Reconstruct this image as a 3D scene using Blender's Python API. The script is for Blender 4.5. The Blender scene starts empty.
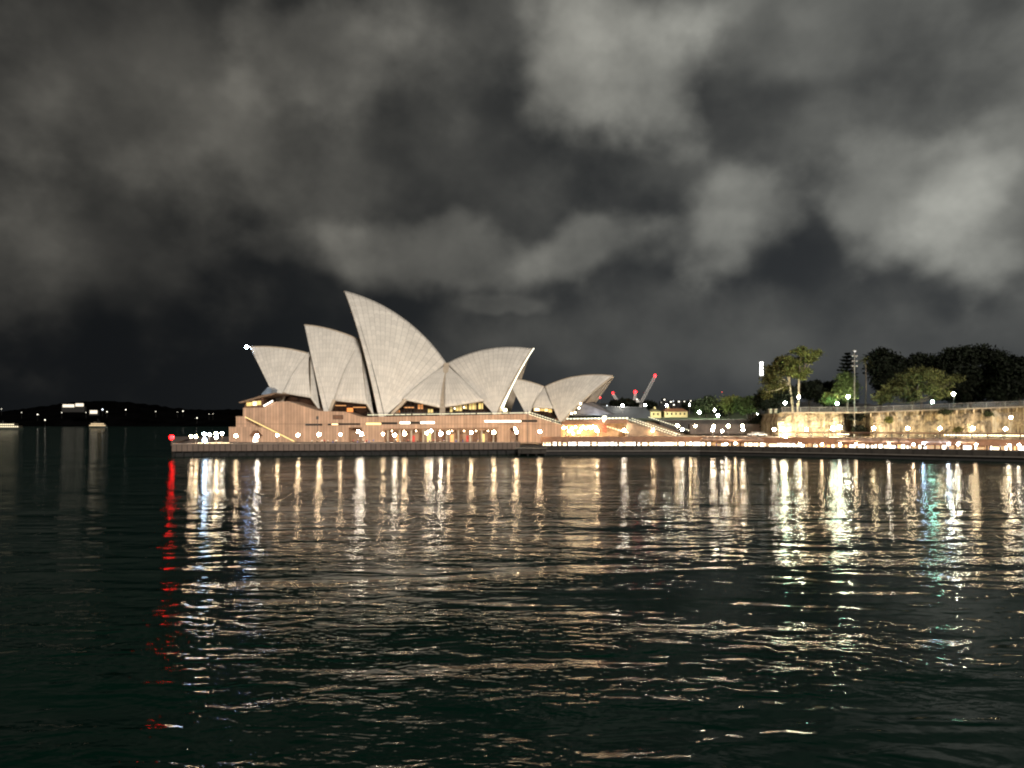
import bpy, bmesh, math, random
import numpy as np
from mathutils import Vector, Matrix
random.seed(7); rng = np.random.default_rng(7)
R = math.radians
S = bpy.context.scene
COL = S.collection

# ------------------------------------------------------------------ camera, sky, sun, exposure
F, CX, YH, H = 773.0, 512.0, 422.0, 11.0          # focal length in pixels, principal column, horizon row, eye height
cam = bpy.data.cameras.new('camera'); co = bpy.data.objects.new('camera', cam); COL.objects.link(co)
co.location = (0, 0, H); co.rotation_euler = (R(90), 0, 0)
cam.sensor_width = 36; cam.lens = 36*F/1024; cam.shift_y = (YH-384)/1024
cam.clip_start = 0.5; cam.clip_end = 20000
S.camera = co

S.view_settings.view_transform = 'Standard'; S.view_settings.look = 'None'
S.view_settings.exposure = 0; S.view_settings.gamma = 1
S.cycles.max_bounces = 5; S.cycles.diffuse_bounces = 2; S.cycles.glossy_bounces = 3
S.cycles.filter_width = 2.1; S.cycles.sample_clamp_indirect = 6; S.cycles.use_denoising = True
try: S.cycles.use_light_tree = True
except Exception: pass

SUN_AZ, SUN_EL = 14.0, 17.0      # the floodlight glow on the roofs: from behind the camera, a little to its right
sl = bpy.data.lights.new('sun', 'SUN'); sl.energy = 2.85; sl.angle = R(8); sl.color = (1.0, 0.93, 0.83)
so = bpy.data.objects.new('sun', sl); COL.objects.link(so)
so.rotation_euler = (R(90-SUN_EL), 0, R(SUN_AZ))

world = bpy.data.worlds.new('World'); S.world = world; world.use_nodes = True
def build_sky():
    nt = world.node_tree; N = nt.nodes; L = nt.links; N.clear()
    def n(t, **k):
        x = N.new(t)
        for a, b in k.items(): setattr(x, a, b)
        return x
    def m(op, a, b=None, c=None, clamp=False):
        x = n('ShaderNodeMath', operation=op, use_clamp=clamp)
        for i, v in enumerate((a, b, c)):
            if v is None: continue
            if isinstance(v, (int, float)): x.inputs[i].default_value = v
            else: L.new(v, x.inputs[i])
        return x.outputs[0]
    out = n('ShaderNodeOutputWorld'); bg = n('ShaderNodeBackground'); L.new(bg.outputs[0], out.inputs[0])
    tc = n('ShaderNodeTexCoord'); d = tc.outputs['Generated']
    # slight turbulence of the direction so cloud edges break up
    w = n('ShaderNodeTexNoise'); w.inputs['Scale'].default_value = 6; w.inputs['Detail'].default_value = 3.5; w.inputs['Roughness'].default_value = .5
    L.new(d, w.inputs['Vector'])
    ws = n('ShaderNodeVectorMath', operation='MULTIPLY_ADD'); L.new(w.outputs['Color'], ws.inputs[0])
    ws.inputs[1].default_value = (.17, .17, .17); ws.inputs[2].default_value = (-.085, -.085, -.085)
    dd = n('ShaderNodeVectorMath', operation='ADD'); L.new(d, dd.inputs[0]); L.new(ws.outputs[0], dd.inputs[1])
    sp = n('ShaderNodeSeparateXYZ'); L.new(dd.outputs[0], sp.inputs[0])
    az = m('ARCTAN2', sp.outputs[0], sp.outputs[1]); el = m('ARCSINE', m('MINIMUM', m('MAXIMUM', sp.outputs[2], -1.), 1.))
    sp0 = n('ShaderNodeSeparateXYZ'); L.new(d, sp0.inputs[0])
    az0 = m('ARCTAN2', sp0.outputs[0], sp0.outputs[1]); el0 = m('ARCSINE', sp0.outputs[2])
    def blob(a_, e_, sa, se, amp, pa=az, pe=el):
        x = m('DIVIDE', m('SUBTRACT', pa, a_), sa); y = m('DIVIDE', m('SUBTRACT', pe, e_), se)
        r2 = m('ADD', m('MULTIPLY', x, x), m('MULTIPLY', y, y))
        return m('MULTIPLY', m('EXPONENT', m('MULTIPLY', r2, -1.0)), amp)
    # cloud banks: (column, row, half width, half height, brightness) read off the photograph, kept as azimuth / elevation
    banks = [(420,110,560,190,.010),(850,110,330,130,.026),(600,75,95,80,.125),(640,110,60,45,0.0594),(520,35,120,60,0.0462),(330,50,90,65,.052),(300,150,110,75,0.0238),(120,70,190,110,.040),
             (95,235,140,80,0.0290),(735,211,72,72,.115),(450,150,170,100,.020),(690,160,130,45,.022),(700,250,60,35,0.0396),(900,205,82,50,.11),(960,225,60,40,.05),(1000,190,80,70,0.0792),(590,238,72,34,.085),(430,245,95,40,0.0594),
             (495,303,40,13,0.0290),(860,150,110,35,0.0290),(800,20,200,50,0.0594),(980,60,120,60,0.0238),(680,20,90,40,0.0396),(780,335,420,40,0.0238),
             (650,360,170,50,0.0211),(1150,120,180,150,0.0792),(-200,100,250,150,0.0462),(1020,330,90,70,0.0158),(330,245,60,30,0.0238),(500,-120,500,110,0.0264)]
    fb = n('ShaderNodeTexNoise'); fb.inputs['Scale'].default_value = 6.5; fb.inputs['Detail'].default_value = 5.5; fb.inputs['Roughness'].default_value = .48; fb.inputs['Distortion'].default_value = .0
    mp = n('ShaderNodeMapping'); mp.inputs['Scale'].default_value = (1, 1, 1.15); mp.inputs['Location'].default_value = (3.1, .7, 1.9)
    L.new(d, mp.inputs[0]); L.new(mp.outputs[0], fb.inputs['Vector'])
    nz = m('MULTIPLY', m('SUBTRACT', fb.outputs[0], .5), 1.7)
    tot = None
    for px, py, hw, hh, amp in banks:
        a_ = math.atan((px-CX)/F); e_ = math.atan((YH-py)/F*math.cos(a_))
        ca = math.cos(a_)
        b = blob(a_, e_, 1.25*hw/F*ca*ca, 1.25*hh/F*math.cos(e_)**2, 1.0)
        mr = n('ShaderNodeMapRange', interpolation_type='SMOOTHSTEP'); L.new(m('ADD', b, nz if max(hw, hh) > 96 else m('MULTIPLY', nz, .72)), mr.inputs[0])
        soft = .72 if max(hw, hh) > 96 else .40
        mr.inputs[1].default_value = .55-soft*.62; mr.inputs[2].default_value = .55+soft*.62; mr.inputs[3].default_value = 0; mr.inputs[4].default_value = amp
        b = m('MULTIPLY', mr.outputs[0], m('MINIMUM', m('MULTIPLY', b, 5.0), 1.0))
        tot = b if tot is None else m('ADD', tot, b)
    fine = n('ShaderNodeTexNoise'); fine.inputs['Scale'].default_value = 10; fine.inputs['Detail'].default_value = 4; fine.inputs['Roughness'].default_value = .5
    L.new(mp.outputs[0], fine.inputs['Vector'])
    ff = n('ShaderNodeMapRange'); L.new(fine.outputs[0], ff.inputs[0]); ff.inputs[1].default_value = .3; ff.inputs[2].default_value = .7; ff.inputs[3].default_value = .68; ff.inputs[4].default_value = 1.3
    dens = m('MULTIPLY', tot, ff.outputs[0])
    # clear gaps: near black, brighter towards the city on the right
    gl = n('ShaderNodeMapRange', interpolation_type='SMOOTHSTEP'); L.new(az0, gl.inputs[0]); gl.inputs[1].default_value = -.5; gl.inputs[2].default_value = .45; gl.inputs[3].default_value = .0; gl.inputs[4].default_value = 1
    hz = m('EXPONENT', m('MULTIPLY', m('ABSOLUTE', el0), -6.0))
    glow = m('MULTIPLY', gl.outputs[0], m('ADD', m('MULTIPLY', hz, .028), .013))
    comb = n('ShaderNodeMix', data_type='RGBA')
    def col(v, c):
        x = n('ShaderNodeVectorMath', operation='SCALE'); x.inputs[0].default_value = c; L.new(v, x.inputs['Scale']); return x.outputs[0]
    def add(a, b):
        x = n('ShaderNodeVectorMath', operation='ADD'); L.new(a, x.inputs[0])
        if isinstance(b, tuple): x.inputs[1].default_value = b
        else: L.new(b, x.inputs[1])
        return x.outputs[0]
    N.remove(comb)
    # warm-brown clouds on the left, greenish grey on the right
    wr = n('ShaderNodeMix', data_type='RGBA'); L.new(gl.outputs[0], wr.inputs[0]); wr.inputs[6].default_value = (1.06, 1.0, .85, 1); wr.inputs[7].default_value = (1.0, 1.0, .89, 1)
    cl = n('ShaderNodeVectorMath', operation='SCALE'); L.new(wr.outputs[2], cl.inputs[0]); L.new(dens, cl.inputs['Scale'])
    tot_c = add(add(cl.outputs[0], col(glow, (.92, 1.0, 1.06))), (.0072, .0082, .0092))
    L.new(tot_c, bg.inputs['Color']); bg.inputs['Strength'].default_value = 1.0
build_sky()

# ------------------------------------------------------------------ helpers
def P(px, py, Y): return Vector(((px-CX)/F*Y, Y, H+(YH-py)/F*Y))
def XY(px, Y): return ((px-CX)/F*Y, Y)
def ZZ(py, Y): return H+(YH-py)/F*Y

MATS = {}
def mat(name, col, rough=.7, var=.12, scale=1.2, emit=0, ecol=None, metal=0, spec=.5):
    if name in MATS: return MATS[name]
    m = bpy.data.materials.new(name); m.use_nodes = True; nt = m.node_tree; b = nt.nodes['Principled BSDF']
    b.inputs['Roughness'].default_value = rough; b.inputs['Metallic'].default_value = metal
    b.inputs['Specular IOR Level'].default_value = spec
    if emit:
        b.inputs['Base Color'].default_value = (*col, 1)
        b.inputs['Emission Color'].default_value = (*(ecol or col), 1); b.inputs['Emission Strength'].default_value = emit
    else:
        tc = nt.nodes.new('ShaderNodeTexCoord'); nz = nt.nodes.new('ShaderNodeTexNoise')
        nz.inputs['Scale'].default_value = scale; nz.inputs['Detail'].default_value = 5
        nt.links.new(tc.outputs['Object'], nz.inputs['Vector'])
        mx = nt.nodes.new('ShaderNodeMix'); mx.data_type = 'RGBA'
        lo = [c*(1-var) for c in col]; hi = [min(1, c*(1+var)) for c in col]
        mr = nt.nodes.new('ShaderNodeMapRange'); mr.inputs[1].default_value = .35; mr.inputs[2].default_value = .65
        nt.links.new(nz.outputs[0], mr.inputs[0]); nt.links.new(mr.outputs[0], mx.inputs[0])
        mx.inputs[6].default_value = (*lo, 1); mx.inputs[7].default_value = (*hi, 1)
        nt.links.new(mx.outputs[2], b.inputs['Base Color'])
    MATS[name] = m; return m

def tag(o, label=None, cat=None, group=None, kind=None):
    if label: o['label'] = label
    if cat: o['category'] = cat
    if group: o['group'] = group
    if kind: o['kind'] = kind
    return o
def thing(name, loc, label, cat, group=None, rz=0):
    o = bpy.data.objects.new(name, None); COL.objects.link(o); o.empty_display_size = .5
    o.location = loc; o.rotation_euler = (0, 0, rz); return tag(o, label, cat, group)
def root_loc(p):
    v = Vector((0, 0, 0))
    while p is not None: v += p.location; p = p.parent
    return v
def dup(root, loc, rz=0, label=None, group=None):
    def cp(o, par):
        c = o.copy(); COL.objects.link(c); c.parent = par
        for ch in [x for x in o.children]: cp(ch, c)
        return c
    r = cp(root, None); r.location = loc; r.rotation_euler = (0, 0, rz)
    if label: r['label'] = label
    if group: r['group'] = group
    return r

class MB:
    def __init__(s): s.v = []; s.f = []; s.uv = []; s.g = []
    def add(s, vs, fs):
        o = len(s.v); s.g.append((o, len(s.f))); s.v += [tuple(v) for v in vs]; s.f += [tuple(i+o for i in f) for f in fs]; return s
    def box(s, c, d, rz=0, rx=0, ry=0):
        M = Matrix.Rotation(rz, 3, 'Z') @ Matrix.Rotation(ry, 3, 'Y') @ Matrix.Rotation(rx, 3, 'X')
        vs = [Vector(c) + M @ Vector((x*d[0]/2, y*d[1]/2, z*d[2]/2)) for x in (-1, 1) for y in (-1, 1) for z in (-1, 1)]
        return s.add(vs, [(0,1,3,2),(4,6,7,5),(0,4,5,1),(2,3,7,6),(0,2,6,4),(1,5,7,3)])
    def bar(s, a, b, w, h=None):
        a = Vector(a); b = Vector(b); h = h or w; t = (b-a)
        if t.length < 1e-6: return s
        t.normalize(); up = Vector((0, 0, 1)) if abs(t.z) < .95 else Vector((0, 1, 0))
        x = t.cross(up).normalized(); y = x.cross(t)
        vs = [p + x*i*w/2 + y*j*h/2 for p in (a, b) for i, j in ((-1,-1),(1,-1),(1,1),(-1,1))]
        return s.add(vs, [(3,2,1,0),(4,5,6,7),(0,1,5,4),(1,2,6,5),(2,3,7,6),(3,0,4,7)])
    def tube(s, pts, rad, n=8, cap=True):
        pts = [Vector(p) for p in pts]; k = len(pts)
        if not hasattr(rad, '__len__'): rad = [rad]*k
        vs = []
        for i, p in enumerate(pts):
            t = (pts[min(i+1, k-1)] - pts[max(i-1, 0)]).normalized()
            up = Vector((0, 1, 0)) if abs(t.z) > .8 else Vector((0, 0, 1))
            x = t.cross(up).normalized(); y = t.cross(x)
            vs += [p + (x*math.cos(a) + y*math.sin(a))*rad[i] for a in [2*math.pi*j/n for j in range(n)]]
        fs = [(i*n+j, i*n+(j+1) % n, (i+1)*n+(j+1) % n, (i+1)*n+j) for i in range(k-1) for j in range(n)]
        if cap: fs += [tuple(range(n-1, -1, -1)), tuple((k-1)*n+j for j in range(n))]
        return s.add(vs, fs)
    def lathe(s, c, prof, n=12):                  # prof: (radius, height) pairs
        c = Vector(c); vs = []; k = len(prof)
        for r, z in prof: vs += [c + Vector((r*math.cos(2*math.pi*j/n), r*math.sin(2*math.pi*j/n), z)) for j in range(n)]
        fs = [(i*n+j, i*n+(j+1) % n, (i+1)*n+(j+1) % n, (i+1)*n+j) for i in range(k-1) for j in range(n)]
        fs += [tuple(range(n-1, -1, -1)), tuple((k-1)*n+j for j in range(n))]
        return s.add(vs, fs)
    def ball(s, c, r, n=12, m=7, sq=1):
        return s.lathe(c, [(max(.001, r*math.sin(math.pi*i/m)), -r*sq*math.cos(math.pi*i/m)) for i in range(m+1)], n)
    def prism(s, poly, back):                     # planar polygon of 3-D points pushed back along a vector
        a = [Vector(p) for p in poly]; b = [p + Vector(back) for p in a]; n = len(a)
        return s.add(a+b, [tuple(range(n)), tuple(range(2*n-1, n-1, -1))] + [((i+1) % n, i, n+i, n+(i+1) % n) for i in range(n)])
    def each(s, name, material, parent=None, smooth=False):   # every added piece becomes a part of its own
        for k, (v0, f0) in enumerate(s.g):
            v1, f1 = s.g[k+1] if k+1 < len(s.g) else (len(s.v), len(s.f))
            m = MB(); m.v = s.v[v0:v1]; m.f = [tuple(i-v0 for i in f) for f in s.f[f0:f1]]; m.build(name, material, parent, smooth)
    def build(s, name, material, parent=None, smooth=False):
        off = root_loc(parent) if parent is not None else Vector((0, 0, 0))
        me = bpy.data.meshes.new(name); me.from_pydata([tuple(Vector(v)-off) for v in s.v], [], s.f)
        if s.uv:
            uvl = me.uv_layers.new(name='UVMap')
            for lp in me.loops: uvl.data[lp.index].uv = s.uv[lp.vertex_index]
        me.materials.append(material)
        if not s.uv:
            bm = bmesh.new(); bm.from_mesh(me); bmesh.ops.recalc_face_normals(bm, faces=bm.faces); bm.to_mesh(me); bm.free()
        if smooth:
            for p in me.polygons: p.use_smooth = True
        o = bpy.data.objects.new(name, me); COL.objects.link(o); o.parent = parent
        return o

# quay edge: straight in plan between the knots, so 1/Y runs linearly with the column
KNOT_L = [(-200, 232), (172, 243), (520, 263)]
KNOT_R = [(520, 258), (700, 258), (860, 235), (1024, 212), (1500, 165)]
def edge(px, K):
    for (a, ya), (b, yb) in zip(K, K[1:]):
        if px <= b or (b, yb) == K[-1]:
            t = (px-a)/(b-a); return 1/((1/ya)*(1-t) + (1/yb)*t)
def QL(px, d=0): return edge(px, KNOT_L)+d
def QR(px, d=0): return edge(px, KNOT_R)+d
def strip(mb, cols, q, d, z0, z1, t):             # a wall that follows the quay d metres behind its edge
    for a, b in zip(cols, cols[1:]):
        pa, pb = XY(a, q(a, d)), XY(b, q(b, d)); ta, tb = XY(a, q(a, d)), XY(b, q(b, d))
        za0, za1 = (z0, z1) if not callable(z0) else (z0(a), z1(a)); zb0, zb1 = (z0, z1) if not callable(z0) else (z0(b), z1(b))
        A = Vector((*pa, za0)); B = Vector((*pb, zb0)); n = Vector((0, t, 0))
        vs = [A, B, Vector((*pb, zb1)), Vector((*pa, za1))]
        mb.add(vs + [v+n for v in vs], [(0,1,2,3),(7,6,5,4),(1,0,4,5),(3,2,6,7),(0,3,7,4),(2,1,5,6)])
    return mb
def sheet(mb, cols, q, d0, d1, z):                # flat sheet between two distances behind the quay edge
    for a, b in zip(cols, cols[1:]):
        mb.add([(*XY(a, q(a, d0)), z), (*XY(b, q(b, d0)), z), (*XY(b, q(b, d1)), z), (*XY(a, q(a, d1)), z)], [(0,1,2,3)])
    return mb
ORD = ['first','second','third','fourth','fifth','sixth','seventh','eighth','ninth','tenth','eleventh','twelfth','thirteenth','fourteenth',
       'fifteenth','sixteenth','seventeenth','eighteenth','nineteenth','twentieth']
ORD += ['twenty-'+x for x in ORD[:9]] + ['thirtieth'] + ['thirty-'+x for x in ORD[:9]] + ['fortieth'] + ['forty-'+x for x in ORD[:9]]

# ------------------------------------------------------------------ materials with structure
def shell_mat():
    m = bpy.data.materials.new('glazed_roof_tile'); m.use_nodes = True; nt = m.node_tree; N = nt.nodes; L = nt.links
    b = N['Principled BSDF']; b.inputs['Roughness'].default_value = .5; b.inputs['Specular IOR Level'].default_value = .3
    def mm(op, a, c=None):
        x = N.new('ShaderNodeMath'); x.operation = op
        for i, v in enumerate((a, c)):
            if v is None: continue
            if isinstance(v, (int, float)): x.inputs[i].default_value = v
            else: L.new(v, x.inputs[i])
        return x.outputs[0]
    uv = N.new('ShaderNodeUVMap'); uv.uv_map = 'UVMap'; sp = N.new('ShaderNodeSeparateXYZ'); L.new(uv.outputs[0], sp.inputs[0])
    u, v = sp.outputs[0], sp.outputs[1]
    du = mm('ABSOLUTE', mm('SUBTRACT', mm('FRACT', u), .5))
    vv = mm('ADD', mm('DIVIDE', v, 2.3), mm('MULTIPLY', du, .8))
    dv = mm('ABSOLUTE', mm('SUBTRACT', mm('FRACT', vv), .5))
    line = mm('MAXIMUM', mm('MULTIPLY', mm('GREATER_THAN', du, .45), .8), mm('MULTIPLY', mm('GREATER_THAN', dv, .44), .42))
    wn = N.new('ShaderNodeTexWhiteNoise'); wn.noise_dimensions = '2D'; cb = N.new('ShaderNodeCombineXYZ')
    L.new(mm('FLOOR', u), cb.inputs[0]); L.new(mm('FLOOR', vv), cb.inputs[1]); L.new(cb.outputs[0], wn.inputs['Vector'])
    tile = mm('ADD', mm('MULTIPLY', wn.outputs['Value'], .16), .86)
    tc = N.new('ShaderNodeTexCoord'); nz = N.new('ShaderNodeTexNoise'); nz.inputs['Scale'].default_value = .12; nz.inputs['Detail'].default_value = 6
    L.new(tc.outputs['Object'], nz.inputs['Vector'])
    val = mm('MULTIPLY', mm('MULTIPLY', tile, mm('ADD', mm('MULTIPLY', nz.outputs[0], .3), .85)), mm('SUBTRACT', 1.0, mm('MULTIPLY', line, .36)))
    sc = N.new('ShaderNodeVectorMath'); sc.operation = 'SCALE'; sc.inputs[0].default_value = (.77, .715, .64); L.new(val, sc.inputs['Scale'])
    L.new(sc.outputs[0], b.inputs['Base Color']); return m
M_TILE = shell_mat()

def panel_mat(name, col, step, ang=0, zline=None, depth=.45, rough=.75):
    """stone slabs: upright joints every `step` metres along the wall, one horizontal joint, blotchy stain"""
    m = bpy.data.materials.new(name); m.use_nodes = True; nt = m.node_tree; N = nt.nodes; L = nt.links
    b = N['Principled BSDF']; b.inputs['Roughness'].default_value = rough; b.inputs['Specular IOR Level'].default_value = .25
    def mm(op, a, c=None):
        x = N.new('ShaderNodeMath'); x.operation = op
        for i, v in enumerate((a, c)):
            if v is None: continue
            if isinstance(v, (int, float)): x.inputs[i].default_value = v
            else: L.new(v, x.inputs[i])
        return x.outputs[0]
    g = N.new('ShaderNodeNewGeometry'); sp = N.new('ShaderNodeSeparateXYZ'); L.new(g.outputs['Position'], sp.inputs[0])
    s = mm('ADD', mm('MULTIPLY', sp.outputs[0], math.cos(ang)/step), mm('MULTIPLY', sp.outputs[1], math.sin(ang)/step))
    d = mm('ABSOLUTE', mm('SUBTRACT', mm('FRACT', s), .5)); line = mm('GREATER_THAN', d, .41)
    wn = N.new('ShaderNodeTexWhiteNoise'); wn.noise_dimensions = '1D'; L.new(mm('FLOOR', s), wn.inputs['W'])
    val = mm('ADD', mm('MULTIPLY', wn.outputs['Value'], .28), .84)
    nz = N.new('ShaderNodeTexNoise'); nz.inputs['Scale'].default_value = .35; nz.inputs['Detail'].default_value = 6; L.new(g.outputs['Position'], nz.inputs['Vector'])
    val = mm('MULTIPLY', val, mm('ADD', mm('MULTIPLY', nz.outputs[0], .6), .7))
    if zline is not None:
        line = mm('MAXIMUM', line, mm('LESS_THAN', mm('ABSOLUTE', mm('SUBTRACT', sp.outputs[2], zline)), .13))
    val = mm('MULTIPLY', val, mm('SUBTRACT', 1.0, mm('MULTIPLY', line, depth)))
    sc = N.new('ShaderNodeVectorMath'); sc.operation = 'SCALE'; sc.inputs[0].default_value = col; L.new(val, sc.inputs['Scale'])
    L.new(sc.outputs[0], b.inputs['Base Color']); return m

def water_mat():
    """wind-rippled water: the slope of a height field is taken over a fixed 6 cm step, so far ripples stay as steep as near ones"""
    gt = bpy.data.node_groups.new('wave_height', 'ShaderNodeTree')
    gt.interface.new_socket('Vector', in_out='INPUT', socket_type='NodeSocketVector'); gt.interface.new_socket('Height', in_out='OUTPUT', socket_type='NodeSocketFloat')
    N = gt.nodes; L = gt.links; gi = N.new('NodeGroupInput'); go = N.new('NodeGroupOutput')
    def noise(sx, sy, rot, scale, det, rough=.5, dist=0, off=0):
        mp = N.new('ShaderNodeMapping'); mp.inputs['Scale'].default_value = (sx, sy, 1); mp.inputs['Rotation'].default_value = (0, 0, R(rot)); mp.inputs['Location'].default_value = (off, off*1.7, off)
        L.new(gi.outputs[0], mp.inputs[0])
        t = N.new('ShaderNodeTexNoise'); t.inputs['Scale'].default_value = scale; t.inputs['Detail'].default_value = det; t.inputs['Roughness'].default_value = rough; t.inputs['Distortion'].default_value = dist
        L.new(mp.outputs[0], t.inputs['Vector']); return t.outputs[0]
    def mm(op, a, c=None):
        x = N.new('ShaderNodeMath'); x.operation = op
        for i, v in enumerate((a, c)):
            if v is None: continue
            if isinstance(v, (int, float)): x.inputs[i].default_value = v
            else: L.new(v, x.inputs[i])
        return x.outputs[0]
    def gustmap(off, sc, lo, hi):
        gr = N.new('ShaderNodeMapRange'); gr.interpolation_type = 'SMOOTHSTEP'; L.new(noise(.55, 1.4, 22, sc, 3, .5, 1.2, off), gr.inputs[0])
        gr.inputs[1].default_value = .38; gr.inputs[2].default_value = .62; gr.inputs[3].default_value = lo; gr.inputs[4].default_value = hi; return gr.outputs[0]
    roll = noise(.6, 1.0, 20, .055, 1, .4, .5, 5)
    swell = noise(.34, 1.0, 12, .25, 1.5, .45, .9)
    chop = noise(.5, 1.0, -16, .75, 2.2, .5, .6, 11)
    rip = noise(.7, 1.0, 8, 2.2, 2.5, .5, .3, 23)
    h = mm('ADD', mm('ADD', mm('MULTIPLY', roll, .55), mm('MULTIPLY', swell, .25)), mm('MULTIPLY', gustmap(41, .04, .4, 1.35), mm('ADD', mm('MULTIPLY', chop, .16), mm('MULTIPLY', mm('MULTIPLY', rip, gustmap(77, .11, .4, 1.5)), .046))))
    L.new(h, go.inputs[0])
    m = bpy.data.materials.new('harbour_water'); m.use_nodes = True; nt = m.node_tree; N = nt.nodes; L = nt.links
    b = N['Principled BSDF']; b.inputs['Base Color'].default_value = (.002, .022, .0135, 1); b.inputs['Roughness'].default_value = .085
    b.inputs['IOR'].default_value = 1.2
    g = N.new('ShaderNodeNewGeometry'); hs = []; E_ = .06
    for off in ((0, 0, 0), (E_, 0, 0), (0, E_, 0)):
        a = N.new('ShaderNodeVectorMath'); a.operation = 'ADD'; L.new(g.outputs['Position'], a.inputs[0]); a.inputs[1].default_value = off
        k = N.new('ShaderNodeGroup'); k.node_tree = gt; L.new(a.outputs[0], k.inputs[0]); hs.append(k.outputs[0])
    def sl(i):
        x = N.new('ShaderNodeMath'); x.operation = 'SUBTRACT'; L.new(hs[0], x.inputs[0]); L.new(hs[i], x.inputs[1])
        y = N.new('ShaderNodeMath'); y.operation = 'DIVIDE'; L.new(x.outputs[0], y.inputs[0]); y.inputs[1].default_value = E_; return y.outputs[0]
    c = N.new('ShaderNodeCombineXYZ'); L.new(sl(1), c.inputs[0]); L.new(sl(2), c.inputs[1]); c.inputs[2].default_value = 1
    v = N.new('ShaderNodeVectorMath'); v.operation = 'NORMALIZE'; L.new(c.outputs[0], v.inputs[0]); L.new(v.outputs[0], b.inputs['Normal'])
    # dark diffuse share mixed in evenly to dim every reflection on the water
    df = N.new('ShaderNodeBsdfDiffuse'); df.inputs[0].default_value = (.002, .016, .011, 1); mxs = N.new('ShaderNodeMixShader'); mxs.inputs[0].default_value = .36
    L.new(b.outputs[0], mxs.inputs[1]); L.new(df.outputs[0], mxs.inputs[2]); L.new(mxs.outputs[0], N['Material Output'].inputs['Surface'])
    return m

A_HALL = R(7.0)                                   # the long axis of the halls: right-hand end a little nearer
A_POD = R(5.0)
M_POD = panel_mat('granite_panels', (.49, .32, .22), 1.15, -A_POD, ZZ(424, 288), .34)
M_SEAW = panel_mat('seawall_stone', (.17, .125, .10), 1.6, 0, None, .5)
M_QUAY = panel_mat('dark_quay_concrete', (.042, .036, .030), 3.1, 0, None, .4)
M_PAVE = mat('promenade_paving', (.20, .15, .12), .75, .2, .7)
M_CONC = mat('pale_concrete', (.46, .38, .29), .75, .15, .5)
M_DKMET = mat('dark_metal', (.03, .03, .032), .45, .2, 2)
M_POST = mat('post_metal', (.10, .09, .085), .5, .2, 2)
M_GLASSD = mat('dark_glass', (.018, .016, .015), .12, .3, .3)
M_BROWN = mat('brown_timber', (.16, .075, .038), .6, .3, .8)
M_FASC = mat('terracotta_fascia', (.27, .135, .075), .7, .2, .5)
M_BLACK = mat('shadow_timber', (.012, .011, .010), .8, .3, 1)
E_WARM = mat('lamp_warm', (1, .86, .66), .3, emit=165, ecol=(1, .72, .42))
E_WHITE = mat('lamp_white', (1, 1, 1), .3, emit=190, ecol=(1, .86, .66))
E_COOL = mat('lamp_cool', (1, 1, 1), .3, emit=220, ecol=(.50, .70, 1))
E_GREEN = mat('lamp_green_white', (1, 1, 1), .3, emit=330, ecol=(.42, 1, .74))
E_RED = mat('lamp_red', (1, .1, .1), .3, emit=34, ecol=(1, .003, .004))
E_STRIP = mat('strip_glow', (1, .95, .8), .3, emit=.72, ecol=(.93, 1, .66))
E_STRIPY = mat('strip_light_yellow', (1, .85, .4), .3, emit=1.1, ecol=(1, .72, .28))
E_WIN = mat('lit_window', (1, .8, .5), .3, emit=1.6, ecol=(1, .72, .36))
E_WINW = mat('lit_window_white', (1, .95, .85), .3, emit=3.5, ecol=(1, .93, .78))
E_SHOP = [mat('shop_light_cream', (1, .9, .7), .3, emit=4, ecol=(1, .82, .55)), mat('shop_light_white', (1, 1, .95), .3, emit=5, ecol=(1, .94, .80)),
          mat('shop_light_amber', (1, .7, .3), .3, emit=1.8, ecol=(1, .56, .22)), mat('shop_light_dim', (1, .75, .45), .3, emit=.7, ecol=(1, .60, .30))]

# ------------------------------------------------------------------ water, far land
w = MB(); w.add([(-7000, -60, 0), (7000, -60, 0), (7000, 9000, 0), (-7000, 9000, 0)], [(0,1,2,3)])
tag(w.build('water', water_mat()), kind='structure')

def ridge(name, px0, px1, Y0, Y1, topf, material, n=150, rows=8, rough=3.0, seed=1):
    r_ = np.random.default_rng(seed); mb = MB(); vs = []
    jit = np.cumsum(r_.normal(0, 1, (n+1,))); jit = (jit - np.linspace(jit[0], jit[-1], n+1))
    for k in range(rows+1):
        t = k/rows; Y = Y0+(Y1-Y0)*t
        for i in range(n+1):
            px = px0+(px1-px0)*i/n; X = (px-CX)/F*Y1*(Y/Y1)
            z = (ZZ(topf(px), Y1))*math.sin(min(1, t*1.0)*math.pi/2)**.8
            z = z*(1) + (r_.normal(0, rough)*t + jit[i]*.25*t) - 2*(1-t)
            vs.append((X, Y, z))
    W = n+1
    fs = [(k*W+i, k*W+i+1, (k+1)*W+i+1, (k+1)*W+i) for k in range(rows) for i in range(n)]
    # back side down to the ground
    o = len(vs)
    for i in range(n+1):
        x, y, z = vs[rows*W+i]; vs.append((x*1.05, y*1.05, -3))
    fs += [(rows*W+i, rows*W+i+1, o+i+1, o+i) for i in range(n)]
    mb.add(vs, fs); return tag(mb.build(name, material, smooth=False), kind='structure')
M_HILL = mat('wooded_hill', (.0025, .0025, .0025), 1, .5, .02, spec=0)
ridge('far_headland', -330, 300, 1900, 2700, lambda p: 408-4*math.sin(p/70)+3*math.cos(p/31), M_HILL, seed=3, rough=2.2)
ridge('far_city_hill', 560, 1180, 900, 1400, lambda p: 405-3*math.sin(p/40)-(6 if p < 700 else 0)*math.sin(p/25)*.3, mat('city_hill', (.03, .03, .028), .95, .5, .03), seed=5, rough=2.0)

ZL = 2.7
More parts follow.
